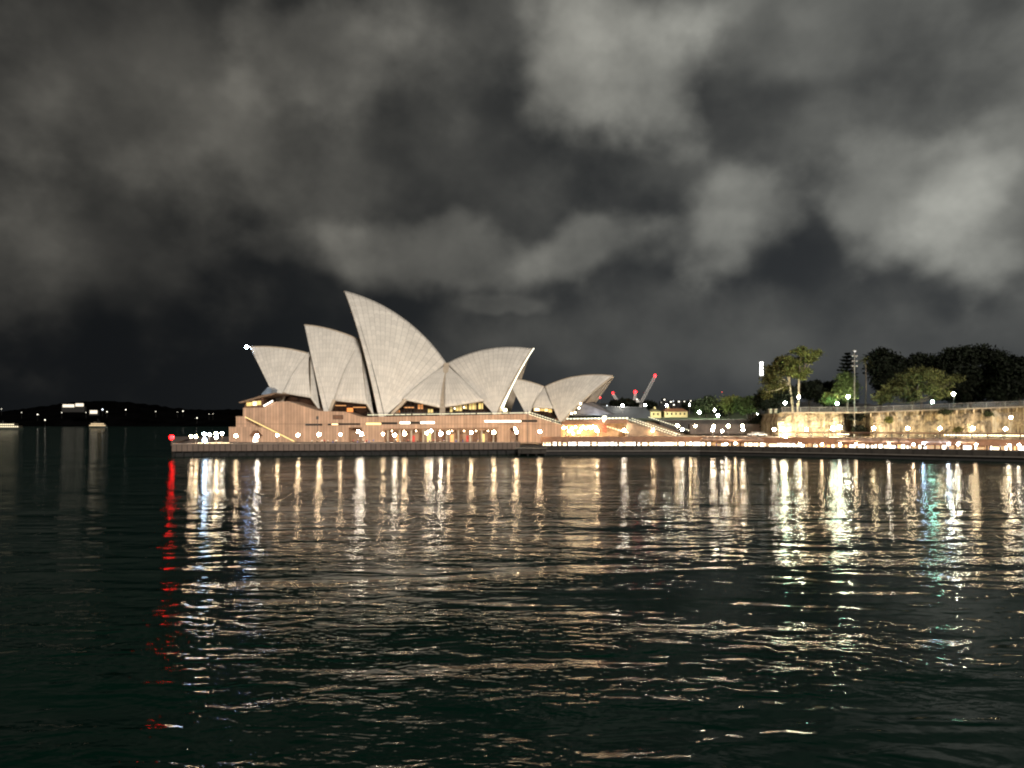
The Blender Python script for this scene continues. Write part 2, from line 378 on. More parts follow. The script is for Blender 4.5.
# ------------------------------------------------------------------ quay, seawall, promenade
colsL = [172, 200, 240, 280, 320, 360, 400, 440, 480, 520]
colsR = [520, 560, 600, 650, 700, 740, 780, 820, 860, 900, 940, 980, 1024, 1100, 1200, 1350]
g = MB(); sheet(g, colsL+[560, 600, 640], lambda p, d: QL(min(p, 520), 0)+d+.4, 0, 150, 3.55)
tag(g.build('promenade', M_PAVE), kind='structure')
g = MB(); sheet(g, colsR, QR, .4, 60, ZL); tag(g.build('lower_promenade', mat('lower_paving', (.22, .16, .11), .7, .2, .7)), kind='structure')

t = thing('seawall', (*XY(340, QL(340)), 0), 'long grey-brown stone seawall with a black gap under it below the concert hall', 'seawall')
mb = MB(); strip(mb, colsL, QL, 0, 1.75, 3.9, .9); mb.build('stone_face', M_SEAW, t)
mb = MB(); strip(mb, colsL, QL, -.25, 3.9, 4.22, 1.3); mb.build('coping', mat('coping_stone', (.25, .19, .15), .7, .2, .6), t)
mb = MB(); strip(mb, colsL, QL, 1.6, -2, 3.5, .6); mb.build('recess', M_BLACK, t)  # near-black colour stands for the shade under the overhang
mb = MB()
for px in np.arange(174, 520, 9.0): mb.tube([(*XY(px, QL(px)+.75), -2), (*XY(px, QL(px)+.75), 1.75)], .32, 8)
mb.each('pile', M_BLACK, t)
mb = MB(); a = XY(172, QL(172)); mb.add([(a[0]-.003, a[1]-.25, 1.75), (a[0]-.003, a[1]-.25, 4.22), (a[0]-24, a[1]+70, 4.22), (a[0]-24, a[1]+70, -2), (a[0]-.003, a[1]+.9, -2)], [(0,1,2,3,4)])
mb.build('end_face', M_SEAW, t)

t = thing('quay_wall', (*XY(760, QR(760)), 0), 'long dark harbour quay wall below the brightly lit lower promenade', 'quay wall')
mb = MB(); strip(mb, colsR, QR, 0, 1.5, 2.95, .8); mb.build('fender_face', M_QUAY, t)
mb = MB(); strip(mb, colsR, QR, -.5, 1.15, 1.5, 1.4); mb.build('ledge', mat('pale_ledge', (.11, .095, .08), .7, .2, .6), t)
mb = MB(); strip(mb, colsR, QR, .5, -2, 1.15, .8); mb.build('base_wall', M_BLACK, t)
mb = MB(); strip(mb, colsR, QR, -.08, 2.95, 3.15, 1.0); mb.build('coping', mat('dark_coping', (.06, .05, .042), .7, .2, .6), t)
# end block where the two quays meet
t = thing('landing_stage', (*XY(528, 254), 0), 'dark flat-topped landing pontoon at the step in the quay', 'landing stage')
mb = MB(); mb.box((*XY(532, 254.5), 1.45), (9.2, 5, 1.5)); mb.build('deck', M_QUAY, t)
mb = MB(); mb.box((*XY(531, 254.0), 2.35), (10.2, 6.2, .3)); mb.build('deck_edge', mat('deck_edge', (.09, .075, .062), .7, .2, 1), t)
mb = MB()
for dx in (-4.2, -1.4, 1.4, 4.2): x, y = XY(532, 252.6); mb.tube([(x+dx, y, -2), (x+dx, y, .7)], .3, 8)
mb.each('pile', M_BLACK, t)

# ------------------------------------------------------------------ the concert hall
class Frame:                                     # vertical plane of symmetry of a hall: origin, axis angle
    def __init__(s, px, Y, ang):
        s.o = Vector((*XY(px, Y), 0)); s.ax = Vector((math.cos(ang), -math.sin(ang), 0)); s.n = Vector((math.sin(ang), math.cos(ang), 0))
    def hit(s, px, py, off=0):                   # where the sight line through a pixel meets the plane pushed off metres back
        d = Vector(((px-CX)/F, 1, (YH-py)/F)); o = Vector((0, 0, H))
        k = ((s.o + s.n*off - o).dot(s.n))/d.dot(s.n); return o + d*k
    def loc(s, p): q = p - s.o; return (q.dot(s.ax), q.dot(s.n), p.z)
    def wor(s, a, n, z): return s.o + s.ax*a + s.n*n + Vector((0, 0, z))

def shell(fr, ridge_px, pole_px, w, name, parent, ribs, t0=.03, nu=40, nv=26, thick=.75, label=None):
    pts = [fr.loc(fr.hit(*p)) for p in ridge_px]
    A = np.array([[2*a, 2*z, 1] for a, _, z in pts]); bb = np.array([a*a+z*z for a, _, z in pts])
    (ca, cz, k), *_ = np.linalg.lstsq(A, bb, rcond=None); r = math.sqrt(k+ca*ca+cz*cz)
    fa, _, fz = fr.loc(fr.hit(pole_px[0], pole_px[1], -w))
    q = (fa-ca)**2+(fz-cz)**2; d = (r*r-q-w*w)/(2*w)
    if d < 2: print('SHELL d small', name, ridge_px[0], d, r)
    C = np.array([ca, d, cz]); Rs = math.sqrt(r*r+d*d); Fp = np.array([fa, -w, fz])
    print(name, 'R=%.1f d=%.1f r=%.1f' % (Rs, d, r))
    th0 = math.atan2(pts[0][2]-cz, pts[0][0]-ca); th1 = math.atan2(pts[-1][2]-cz, pts[-1][0]-ca)
    def rp(i): th = th0+(th1-th0)*i/nu; return np.array([ca+r*math.cos(th), 0, cz+r*math.sin(th)])
    mb = MB(); edges = {}
    ends = []
    for side in (1, -1):
        vs = []; uv = []
        for i in range(nu+1):
            p = rp(i); a0 = (Fp-C)/Rs; a1 = (p-C)/np.linalg.norm(p-C); om = math.acos(max(-1, min(1, a0.dot(a1))))
            for j in range(nv+1):
                t = t0+(1-t0)*j/nv
                v = (math.sin((1-t)*om)*a0+math.sin(t*om)*a1)/math.sin(om)*Rs+C
                vs.append(fr.wor(v[0], v[1]*side, v[2])); uv.append((i/nu*ribs, t*om*Rs))
        W = nv+1
        fs = [(i*W+j, (i+1)*W+j, (i+1)*W+j+1, i*W+j+1) for i in range(nu) for j in range(nv)]
        # outward winding
        f = fs[nu//2*nv+nv//2]; n = (vs[f[1]]-vs[f[0]]).cross(vs[f[3]]-vs[f[0]])
        cw = fr.wor(C[0], C[1]*side, C[2])
        if n.dot(vs[f[0]]-cw) < 0: fs = [tuple(reversed(x)) for x in fs]
        mb.add(vs, fs); mb.uv += uv
        edges[side] = [vs[j] for j in range(W)]; ends.append([vs[nu*W+j] for j in range(W)])
    o = mb.build(name, M_TILE, parent, smooth=True)
    if label: o['label'] = label
    sm = o.modifiers.new('thickness', 'SOLIDIFY'); sm.thickness = thick; sm.offset = -1
    o.data.materials.append(M_CONC); sm.material_offset = 1; sm.material_offset_rim = 1
    return o, edges, ends

def mouth_glass(o, edges, fr, inset, parent, name='glass_wall', material=None):
    near, far = edges[1], edges[-1]; k = len(near); mb = MB(); n = 8
    sgn = inset
    vs = [near[j].lerp(far[j], i/n)+fr.ax*(sgn*(1-.4*j/k))-Vector((0, 0, .4)) for j in range(k) for i in range(n+1)]
    mb.add(vs, [(j*(n+1)+i, j*(n+1)+i+1, (j+1)*(n+1)+i+1, (j+1)*(n+1)+i) for j in range(k-1) for i in range(n)])
    return mb.build(name, material or M_GLASSD, parent)

def side_shell(fr, T, L_, R_, offT, offB, name, parent, bulge=1.2, ribs=9, cols=12, rows=14):
    """infill roof: from a point T on the ridge down to the edge L_..R_; mirrored on the far side"""
    mb = MB()
    for side in (1, -1):
        def q(p, off):
            a, n, z = fr.loc(fr.hit(p[0], p[1], -off)); return fr.wor(a, n*side, z)
        t_ = q(T, offT); l = q(L_, offB); r = q(R_, offB)
        vs = []; uv = []
        for i in range(cols+1):
            e = l.lerp(r, i/cols)
            for j in range(rows+1):
                s = j/rows; p = t_.lerp(e, .02+.98*s)
                p = p - fr.n*side*bulge*math.sin(math.pi*s)*.9 + Vector((0, 0, bulge*.7*math.sin(math.pi*s)*s))
                vs.append(p); uv.append((i/cols*ribs*(1), (p.z)*1.05))
        W = rows+1; fs = [(i*W+j, (i+1)*W+j, (i+1)*W+j+1, i*W+j+1) for i in range(cols) for j in range(rows)]
        f = fs[0]; n = (vs[W*3+5]-vs[5]).cross(vs[6]-vs[5])
        if n.dot(fr.n*side) > 0: fs = [tuple(reversed(x)) for x in fs]
        mb.add(vs, fs); mb.uv += uv
    o = mb.build(name, M_TILE, parent, smooth=True)
    sm = o.modifiers.new('thickness', 'SOLIDIFY'); sm.thickness = .6; sm.offset = -1
    o.data.materials.append(M_CONC); sm.material_offset = 1; sm.material_offset_rim = 1
    return o

FH = Frame(400, 312, A_HALL)
hall = thing('concert_hall', FH.wor(0, 0, 3.6), 'large waterfront concert hall with white sail-shaped roof shells on a broad pinkish-brown podium', 'concert hall')
rA = [(249.5, 346.3), (265, 345.8), (280, 346.8), (296, 349.6), (312, 353.5)]
rB = [(304.2, 324), (320, 326.2), (336, 330.0), (350, 334.9), (366, 342.5)]
rC = [(344, 290.6), (369.2, 298.2), (393.8, 311.9), (421.1, 332.9), (446.5, 363)]
rD = [(532, 348.5), (517, 346.7), (500, 347), (484, 349.3), (466, 354.5), (446.5, 363)]
sA, eA, _ = shell(FH, rA, (278, 404), 15, 'roof_shell', hall, 13, label='lowest roof shell at the far left, its beak lit by a small white lamp')
sB, eB, _ = shell(FH, rB, (325.5, 419), 20, 'roof_shell', hall, 14, label='second roof shell from the left, rising between the low and the tallest shells')
sC, eC, _ = shell(FH, rC, (379.5, 421), 24, 'roof_shell', hall, 17, label='tallest roof shell with a sharp beak pointing up and left')
sD, eD, _ = shell(FH, rD, (496, 417), 19, 'roof_shell', hall, 16, label='roof shell leaning right, a bright strip of light along its mouth')
for o, e, ins in ((sA, eA, 2.2), (sB, eB, 2.0), (sC, eC, 2.2), (sD, eD, -3.0)): mouth_glass(o, e, FH, ins, hall)
# infill shells between the sails
side_shell(FH, (309, 351), (282.5, 393), (311, 397.8), 1.0, 14.0, 'side_shell', hall, 1.6)
side_shell(FH, (311, 351), (311, 397.8), (320.5, 411.5), 1.0, 14.0, 'side_shell', hall, .3, ribs=3)
side_shell(FH, (361, 338), (333.5, 400.5), (367, 404), 1.0, 18.5, 'side_shell', hall, 2.0)
side_shell(FH, (361, 338), (367, 404), (374, 416), 1.0, 18.5, 'side_shell', hall, .3, ribs=3)
side_shell(FH, (446.5, 364), (402, 399), (440, 407.3), .8, 20.0, 'side_shell', hall, 1.4)
side_shell(FH, (446.5, 364), (444.3, 407.2), (484, 400.6), .8, 19.0, 'side_shell', hall, 1.4)
mb = MB()
for sd in (1, -1):
    def q(px, py, off): a, n, z = FH.loc(FH.hit(px, py, -off)); return FH.wor(a, n*sd, z)
    mb.bar(q(446.5, 364, 1.5), q(442, 417, 21.2), 2.0, 1.2)
mb.each('fold_beam', M_CONC, hall)
# concrete pedestals where the side shells and the sails spring
mb = MB()
for a, b, off in (((284.5, 392.5), (281, 404), 14.6), ((334.5, 400), (329.5, 413), 19.6), ((406, 400), (392, 414), 21.5)):
    for sd in (1, -1):
        def q(p): aa, n, z = FH.loc(FH.hit(p[0], p[1], -off)); return FH.wor(aa, n*sd, z)
        mb.bar(q(a), q(b), 1.3, 1.1)
mb.each('pedestal', M_CONC, hall)
# recessed foyer walls under the infill shells
def foyer(px0, px1, ptop, off, lits, matr):
    for sd in (-1, 1):
        mb = MB(); a = FH.loc(FH.hit(px0, ptop, -off)); b = FH.loc(FH.hit(px1, ptop, -off))
        mb.prism([FH.wor(a[0], -off*sd, 10), FH.wor(b[0], -off*sd, 10), FH.wor(b[0], -off*sd, b[2]), FH.wor(a[0], -off*sd, a[2])], FH.n*sd*.3)
        wall = mb.build('foyer_wall', matr, hall)
    for (x0, x1, y0, y1, mt) in lits:
        mb = MB(); c = [FH.hit(x, y, -off-.16) for x, y in ((x0, y1), (x1, y1), (x1, y0), (x0, y0))]
        mb.prism(c, FH.n*.04); mb.build('lit_window', mt, wall)
    return wall
M_FOY = mat('bronze_glazing', (.035, .017, .010), .25, .6, .35)
E_DIM = mat('foyer_glow', (1, .5, .2), .4, emit=.28, ecol=(1, .42, .16)); E_DIM2 = mat('foyer_glow_yellow', (1, .8, .3), .4, emit=.27, ecol=(1, .74, .30))
E_ORANGE = mat('foyer_orange', (1, .4, .1), .4, emit=.55, ecol=(1, .26, .08))
foyer(281, 314, 393, 11.5, [(286, 300, 402.5, 403.2, E_DIM)], M_FOY)
foyer(331, 372, 400, 15.5, [(347, 353, 408, 412, E_ORANGE), (335, 346, 405.2, 405.9, E_DIM), (353, 366, 407, 407.7, E_DIM)], M_FOY)
foyer(388, 487, 402, 15.5, [(396, 400, 410, 413, E_DIM), (404, 414, 407, 408, E_DIM), (418, 423, 404.5, 409, E_DIM), (428, 433, 409, 413, E_DIM2), (450, 453, 407, 412, E_DIM2), (455, 462, 405, 411, E_DIM2),
      (464, 467, 404.6, 409, E_DIM2), (469, 476, 402.5, 409.5, E_DIM2), (478, 483, 403, 409, E_DIM2), (463.3, 465.2, 406.5, 408.2, E_WINW), (454, 455.5, 407.7, 409.2, E_WINW)], M_FOY)
# fins over the foyer glazing
mb = MB()
for px in np.arange(395, 486, 3.2):
    a = FH.hit(px, 402, -15.75); mb.bar((a.x, a.y, 11), (a.x, a.y, ZZ(402, a.y)), .18)
mb.build('mullion', M_BLACK, hall)

# podium ---------------------------------------------------------------
FP = Frame(400, 287, A_POD)
def W(px, py, off=0): return FP.hit(px, py, off)
BK = FP.n
mb = MB()
outline = [(236, 444), (236, 416.4), (243, 416.4), (243, 407.8), (264, 407.4), (273.5, 402), (287.6, 401.2), (319, 411), (345, 411.7), (361.4, 417), (390, 416.6), (528, 414), (560.5, 424.5), (560.5, 444),
           (518.5, 444), (518.5, 428.2), (510, 428.2), (510, 444), (497, 444), (497, 430), (384.5, 430), (384.5, 444), (362, 444), (362, 427.5), (348.5, 427.5), (348.5, 444)]
mb.prism([W(*p) for p in outline], BK*4.0)
pod = mb.build('podium', M_POD, hall)
mb = MB(); back = [(236, 446), (236, 416.4), (243, 416.4), (243, 407.8), (264, 407.4), (273.5, 402), (287.6, 401.2), (319, 411), (345, 411.7), (361.4, 417), (390, 416.6), (528, 414), (559.5, 424.5), (559.5, 446)]
mb.prism([W(*p)+BK*4.02-Vector((0, 0, .02)) for p in back], BK*52); mb.build('podium_core', mat('podium_core_stone', (.30, .19, .125), .75, .2, .5), hall)
mb = MB(); mb.prism([W(x, y, -3.2) for x, y in ((229, 444), (229, 427), (262.5, 427), (296, 443), (296, 444))], BK*3.19); mb.build('lower_wall', M_POD, hall)
mb = MB(); mb.prism([W(x, y, -3.6) for x, y in ((244.3, 416.6), (246, 416.6), (295.5, 441.3), (294, 443))], BK*.9); st = mb.build('outer_stair', mat('stair_stone', (.5, .36, .2), .7, .15, 1), hall)
mb = MB(); mb.prism([W(x, y, -3.75) for x, y in ((244.6, 417.0), (245.2, 416.7), (294.4, 441.2), (293.8, 441.5))], BK*.1); mb.build('handrail_light', E_STRIPY, st)
# slit windows
def slit(x0, x1, y0, y1, mt, name='window'):
    mb = MB(); mb.prism([W(x, y, -.03) for x, y in ((x0-.35, y1+.35), (x1+.35, y1+.35), (x1+.35, y0-.35), (x0-.35, y0-.35))], BK*.02); fr_ = mb.build(name, M_DKMET, hall)
    mb = MB(); mb.prism([W(x, y, -.12) for x, y in ((x0, y1), (x1, y1), (x1, y0), (x0, y0))], BK*.08); mb.build('pane', mt, fr_)
for x0, x1, y0, y1, mt in ((305.5, 322, 424, 425.4, M_GLASSD), (328, 331, 424, 425, M_GLASSD), (331.6, 337.8, 423.6, 425, E_WIN), (338.6, 360, 423.5, 424.7, M_GLASSD), (366, 381, 422.8, 424.8, E_STRIPY), (381.5, 397, 422.5, 424, M_GLASSD),
        (400, 410, 421.8, 423.8, E_WINW), (410.6, 420, 422, 423.6, M_GLASSD), (420.6, 434.5, 421.6, 423.6, E_WINW), (484.5, 521, 420.4, 422, E_WINW), (521.6, 537, 420.2, 421.8, M_GLASSD)):
    slit(x0, x1, y0, y1, mt)
slit(333, 343, 415.3, 419, M_BROWN, 'louvre_panel')
# arcade: columns, ceiling lamps, timber doors in the recess
mb = MB()
for px in np.linspace(388, 493.5, 10): mb.box(W(px, 435.2, .35), (.5, .6, ZZ(429.9, 287)-ZZ(443.5, 287)), -A_POD)
mb.each('arcade_column', M_CONC, hall)
for k, px in enumerate(np.linspace(390.5, 490.5, 14)):
    hw = [2.9, 1.7, 2.9, 1.3, 2.6, 1.8, 2.9][k % 7]; tp = [432.2, 434.4, 432.2, 435.5, 432.4, 434, 432.2][k % 7]
    mb = MB(); mb.prism([W(x, y, 3.9) for x, y in ((px-hw, 443), (px+hw, 443), (px+hw, tp), (px-hw, tp))], BK*.08)
    dr = mb.build('shop_window', [M_BROWN, E_DIM, M_BROWN, mat('display_red', (.5, .05, .04), .4, emit=.22, ecol=(1, .10, .06)), M_BROWN, E_DIM2, M_BROWN][k % 7], hall)
mb = MB()
for px in np.linspace(392, 488, 9): mb.ball(W(px, 431.0, 2.2), .17, 8, 5)
mb.each('arcade_lamp', mat('arcade_lamps', (1, .9, .7), .3, emit=40, ecol=(1, .84, .6)), hall)
mb = MB(); mb.prism([W(x, y, -.9) for x, y in ((383, 428.8), (498.5, 427.6), (498.5, 428.6), (383, 429.8))], BK*.88); mb.build('arcade_ledge', mat('ledge_stone', (.26, .15, .09), .7, .2, .5), hall)
# gable porch at the left
mb = MB(); mb.prism([W(x, y, -5.0) for x, y in ((249, 436), (253.4, 430.6), (256, 430.6), (261, 436))], BK*1.8); mb.build('porch_roof', M_BROWN, hall)
mb = MB(); mb.prism([W(x, y, -3.35) for x, y in ((252.5, 443.8), (258.2, 443.8), (257, 436.4), (253.6, 436.4))], BK*.14); mb.build('porch_door', E_WINW, hall)
# lit balustrade on the podium edge
mb = MB(); seg = []
x = 367.5
while x < 528:
    l = random.choice([5, 8, 11, 14]); l = min(l, 529-x); y = 415.0-(x-367)*.0135
    mb.prism([W(a, b, -.1) for a, b in ((x, y+.25), (x+l, y+.25-l*.0135), (x+l, y-.3-l*.0135), (x, y-.3))], BK*.12); x += l+random.choice([.6, .9, 1.5])
bal = mb.build('balustrade_light', E_STRIP, hall)
mb = MB(); a = W(367.5, 413, .3); b = W(528.5, 411.6, .3)
mb.bar(a, b, .1)
for k in range(60): p = a.lerp(b, k/59); mb.bar(p, p-Vector((0, 0, 1.3)), .06)
mb.build('balustrade', M_POST, hall)
mb = MB()
for dy in (0, 2.1):
    for k in range(14):
        x0 = 529+k*2.55; y0 = 411.9+dy+(x0-529)*.318; mb.prism([W(a, b, -.15) for a, b in ((x0, y0+.5), (x0+1.9, y0+1.1), (x0+1.9, y0+.4), (x0, y0-.2))], BK*.1)
mb.build('ramp_light', E_STRIPY if False else E_STRIP, hall)
# northern glazed lounge at the left end, under a slanted canopy
mb = MB(); c = [W(x, y, -1.5) for x, y in ((238.4, 402.2), (263, 394.9), (275, 392.6), (275, 394.2), (263.5, 396.8), (240, 403.3))]; mb.prism(c, BK*30); mb.build('canopy_roof', mat('canopy_copper', (.20, .13, .085), .6, .2, .5), hall)
mb = MB(); c = [W(x, y, .3) for x, y in ((244, 407.8), (263.4, 407.4), (263.4, 397.5), (246, 401.8))]; mb.prism(c, BK*26); lg = mb.build('lounge_wall', mat('lounge_timber', (.10, .05, .03), .5, .3, .5), hall)
for x0, x1, y0, y1, mt in ((246.5, 252, 402, 406, E_DIM2), (252.6, 257, 401.3, 405.6, E_WIN), (257.5, 261, 400.8, 405, E_DIM2), (253.4, 255, 403.2, 405, E_WINW)):
    mb = MB(); mb.prism([W(x, y, .2-.04*(x0 == 253.4)) for x, y in ((x0, y1), (x1, y1), (x1, y0), (x0, y0))], BK*.03); mb.build('lit_window', mt, lg)
mb = MB(); mb.prism([W(x, y, -.6) for x, y in ((263.3, 405.4), (272.6, 400.2), (273, 401.4), (264, 406.6))], BK*.1); mb.build('light_strip', E_WINW, hall)
mb = MB(); c = [W(x, y, 8) for x, y in ((261, 394.6), (268, 386.8), (271.5, 389), (271.5, 394.6))]; mb.prism(c, BK*20); mb.build('glass_roof', mat('pale_blue_glass', (.22, .27, .34), .2, .2, .5), hall)
# beak lamp
bk = FH.hit(249.0, 347.2); mb = MB(); mb.ball(bk-FH.ax*1.0+Vector((0, -.2, .1)), .55, 16, 10); mb.build('beak_lamp', mat('beak_light', (1, 1, 1), .3, emit=260, ecol=(.42, .62, 1)), hall)
# right-leaning shell: rim, glowing tube added for its lit mouth edge, floodlight body
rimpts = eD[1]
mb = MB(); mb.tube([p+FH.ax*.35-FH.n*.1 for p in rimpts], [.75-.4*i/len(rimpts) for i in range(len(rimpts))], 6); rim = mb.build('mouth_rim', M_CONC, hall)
k = len(rimpts); mb = MB(); mb.tube([p+FH.ax*.8-FH.n*.45 for p in rimpts[2:]], [.62-.42*min(1, i/(k*.3)) for i in range(k-2)], 6); mb.build('strip_glow', mat('rim_glow', (1, 1, .9), .3, emit=1.6, ecol=(1, .97, .74)), rim)
mb = MB(); mb.box(FH.hit(505.0, 410, -18.5), (1.3, .8, 1.0)); mb.build('mouth_floodlight', mat('flood_yellow', (1, .9, .6), .3, emit=12, ecol=(1, .9, .55)), hall)
def spot(loc, target, energy, col, ang, rad, parent):
    l = bpy.data.lights.new('floodlight_beam', 'SPOT'); l.energy = energy; l.color = col; l.spot_size = R(ang); l.spot_blend = .7; l.shadow_soft_size = rad
    o = bpy.data.objects.new('floodlight_beam', l); COL.objects.link(o); o.parent = parent
    o.location = Vector(loc)-root_loc(parent); o.rotation_euler = (Vector(target)-Vector(loc)).to_track_quat('-Z', 'Y').to_euler()

# ------------------------------------------------------------------ restaurant pavilion with two small shells
FE = Frame(545, 293, R(25))
rest = thing('restaurant_pavilion', FE.wor(0, 0, 11), 'small pair of white shells over a glazed restaurant to the right of the large ones', 'pavilion')
rE = [(506, 377.4), (519, 379), (531.7, 381.7), (544.4, 386.2)]
rF = [(612.6, 375.3), (595, 374.2), (576, 375.8), (557, 380.9), (544.4, 386.2)]
sE, eE, _ = shell(FE, rE, (527.5, 417), 8.0, 'roof_shell', rest, 13, thick=.5, label='smaller of the two low shells, beak pointing left over the big shell')
sF, eF, _ = shell(FE, rF, (560, 423), 10.5, 'roof_shell', rest, 17, thick=.5, label='larger of the two low shells, beak pointing right')
mouth_glass(sE, eE, FE, 1.5, rest); mouth_glass(sF, eF, FE, -4.0, rest, material=mat('bronze_glass', (.07, .03, .02), .3, .4, .4))
side_shell(FE, (544.6, 387), (532.2, 407.5), (553, 408.5), .5, 7.0, 'side_shell', rest, .8)
mb = MB(); mb.tube([p+FE.ax*.6 for p in eF[1][:-1]], .34, 8); mb.tube([p+FE.ax*.6 for p in eF[-1][:-1]], .34, 8); mb.build('mouth_rim', M_CONC, rest)
mb = MB(); mb.prism([FE.hit(x, y, -5) for x, y in ((528, 418), (556, 422), (556, 404), (531, 404))], FE.n*.3); wl = mb.build('glass_wall', M_FOY, rest)
for x0, x1, y0, y1, mt in ((534, 540, 406.8, 411, E_WIN), (540.6, 544, 407.8, 411, E_DIM2), (544.5, 548, 407.5, 411.4, E_WIN), (548.6, 552, 408.2, 412.5, E_DIM2), (535.6, 538.6, 407.8, 410, E_WINW)):
    mb = MB(); mb.prism([FE.hit(x, y, -5.3-.05*(x0 == 535.6)) for x, y in ((x0, y1), (x1, y1), (x1, y0), (x0, y0))], FE.n*.04); mb.build('lit_window', mt, wl)
# glazed skirt spreading out of the mouth of the right-hand shell
sk = MB(); top = [FE.hit(583, 403.5, -6), FE.hit(594, 402, 3)]; bot = [FE.hit(572, 415.5, -10), FE.hit(613.5, 414.5, -4), FE.hit(607, 411, 9)]
tl, tr = top; sk.add([tl, tr, bot[0], bot[1], bot[2]], [(0,2,3),(0,3,1),(1,3,4)])
sko = sk.build('glass_skirt', mat('steel_glass', (.20, .185, .19), .22, .25, .5), rest)
mb = MB()
for k in range(13):
    f = k/12; a = tl.lerp(tr, f); b = bot[0].lerp(bot[1], f); mb.bar(a+Vector((0, -.06, .06)), b+Vector((0, -.06, .06)), .16)
mb.bar(bot[0], bot[1], .4); mb.bar(bot[1], bot[2], .4); mb.build('glazing_bar', M_DKMET, sko)
mb = MB()
for px, py in ((575, 412.6), (579, 408), (571.5, 413.5), (580.5, 403.8)): mb.ball(FE.hit(px, py, -10.6), .35, 8, 5)
mb.each('rim_lamp', mat('rim_lamps', (1, .9, .6), .3, emit=14, ecol=(1, .88, .55)), rest)
spot(FE.hit(598, 413, -11), FE.hit(598, 409, -3), 2200, (.8, .9, 1), 110, .3, rest)

# ------------------------------------------------------------------ terrace, bar hall, grand staircase
FT = Frame(600, 280, R(4))
def T(px, py, off=0): return FT.hit(px, py, off)
bar = thing('terrace_bar', T(600, 441), 'brightly lit open bar under the terrace right of the podium wall', 'bar')
mb = MB(); mb.prism([T(x, y) for x, y in ((561.2, 424.8), (561.2, 420.4), (628, 419.4), (628, 422.6), (600, 424))], FT.n*26); mb.build('terrace_slab', M_FASC, bar)
mb = MB(); mb.prism([T(x, y, 9) for x, y in ((561.2, 444), (640, 444), (640, 423), (561.2, 424.6))], FT.n*.4); mb.build('back_wall', mat('bar_wall', (.55, .36, .20), .8, .2, .6), bar)
mb = MB(); mb.prism([T(x, y, -1.2) for x, y in ((561.2, 444), (640, 443.4), (668, 438.4), (640, 438), (561.2, 439.8))], FT.n*1.1); mb.build('counter_wall', M_FASC, bar)
mb = MB()
for px in (566, 577, 588, 598): mb.box(T(px, 432, .8), (.4, .4, 6.4))
mb.each('column', M_CONC, bar)
mb = MB()
for k, (px, py) in enumerate([(563.5, 428), (566, 427.5), (572, 428.5), (576, 427), (581, 429), (583.5, 426.8), (586, 428.2), (588.5, 427), (591, 428), (593, 426.5), (595.5, 427.5), (569, 431), (579, 432), (573, 433.5)]):
    mb.ball(T(px, py, 2+(k % 3)*2), .42, 8, 6)
mb.each('pendant_lamp', mat('bar_lamps', (1, .9, .7), .3, emit=62, ecol=(1, .74, .42)), bar)
mb = MB(); mb.prism([T(x, y, .6) for x, y in ((597.5, 430.6), (606.5, 433), (607, 424.6), (597.5, 424.6))], FT.n*.3); mb.build('red_panel', mat('red_brick_panel', (.34, .10, .05), .7, .2, 1), bar)
mb = MB()
for k in range(18):
    px = 566+k*3.5; y = 419.2-(px-561)*.012; mb.prism([T(a, b, -.06) for a, b in ((px, y+.2), (px+2.6, y+.2), (px+2.6, y-.9), (px, y-.9))], FT.n*.1)
mb.build('balustrade_light', mat('terrace_strip', (1, .95, .75), .3, emit=1.6, ecol=(.95, 1, .74)), bar)
mb = MB(); mb.box(T(604.5, 418.8, .5), (1.4, 1.0, 2.2)); mb.build('lift_box', mat('lit_kiosk', (1, .95, .8), .4, emit=2.2, ecol=(1, .96, .76)), bar)

stair = thing('grand_staircase', T(655, 438), 'wide stone staircase descending to the right with rows of handrail lights', 'staircase')
NS = 22; mb = MB()
top_n, bot_n = T(626, 421.6, 1.5), T(677, 439, 1.5); top_f, bot_f = T(649, 419.6, 24), T(693, 434, 24)
for k in range(NS):
    f0, f1 = k/NS, (k+1)/NS
    a, b = top_n.lerp(bot_n, f0), top_n.lerp(bot_n, f1); c, d = top_f.lerp(bot_f, f0), top_f.lerp(bot_f, f1)
    z = a.z; vs = [Vector((a.x, a.y, 3)), Vector((b.x, b.y, 3)), Vector((b.x, b.y, z)), Vector((a.x, a.y, z)), Vector((c.x, c.y, 3)), Vector((d.x, d.y, 3)), Vector((d.x, d.y, z)), Vector((c.x, c.y, z))]
    mb.add(vs, [(0,1,2,3),(7,6,5,4),(3,2,6,7),(1,5,6,2),(0,3,7,4),(0,4,5,1)])
mb.build('steps', mat('step_granite', (.25, .17, .11), .75, .2, .7), stair)
def railrow(a, b, n, hgt, r=.13):
    mbp = MB(); mbl = MB()
    for k in range(n+1):
        p = a.lerp(b, k/n); mbp.bar(p, p+Vector((0, 0, hgt)), .08)
        if k < n:
            p0 = a.lerp(b, (k+.1)/n)+Vector((0, -.08, hgt-.15)); p1 = a.lerp(b, (k+.78)/n)+Vector((0, -.08, hgt-.15)); mbl.bar(p0, p1, .16, .22)
    mbp.bar(a+Vector((0, 0, hgt)), b+Vector((0, 0, hgt)), .1); h = mbp.build('handrail', M_POST, stair); mbl.build('handrail_light', E_STRIP, h)
up = Vector((0, 0, .1))
railrow(top_n+up, bot_n+up, 19, 1.15); railrow(top_n.lerp(top_f, .22)+up, bot_n.lerp(bot_f, .22)+up, 19, 1.1); railrow(top_n.lerp(top_f, .97)+up, bot_n.lerp(bot_f, .97)+up, 19, 1.1)
mb = MB(); a, b = T(603, 425.5, .9), T(629, 433, .9); 
for k in range(9): p, q = a.lerp(b, (k+.1)/9), a.lerp(b, (k+.8)/9); mb.bar(p, q, .25, .3)
s2 = thing('side_stair_rail', b, 'short slanting rail with warm lights beside the orange bar wall', 'rail')
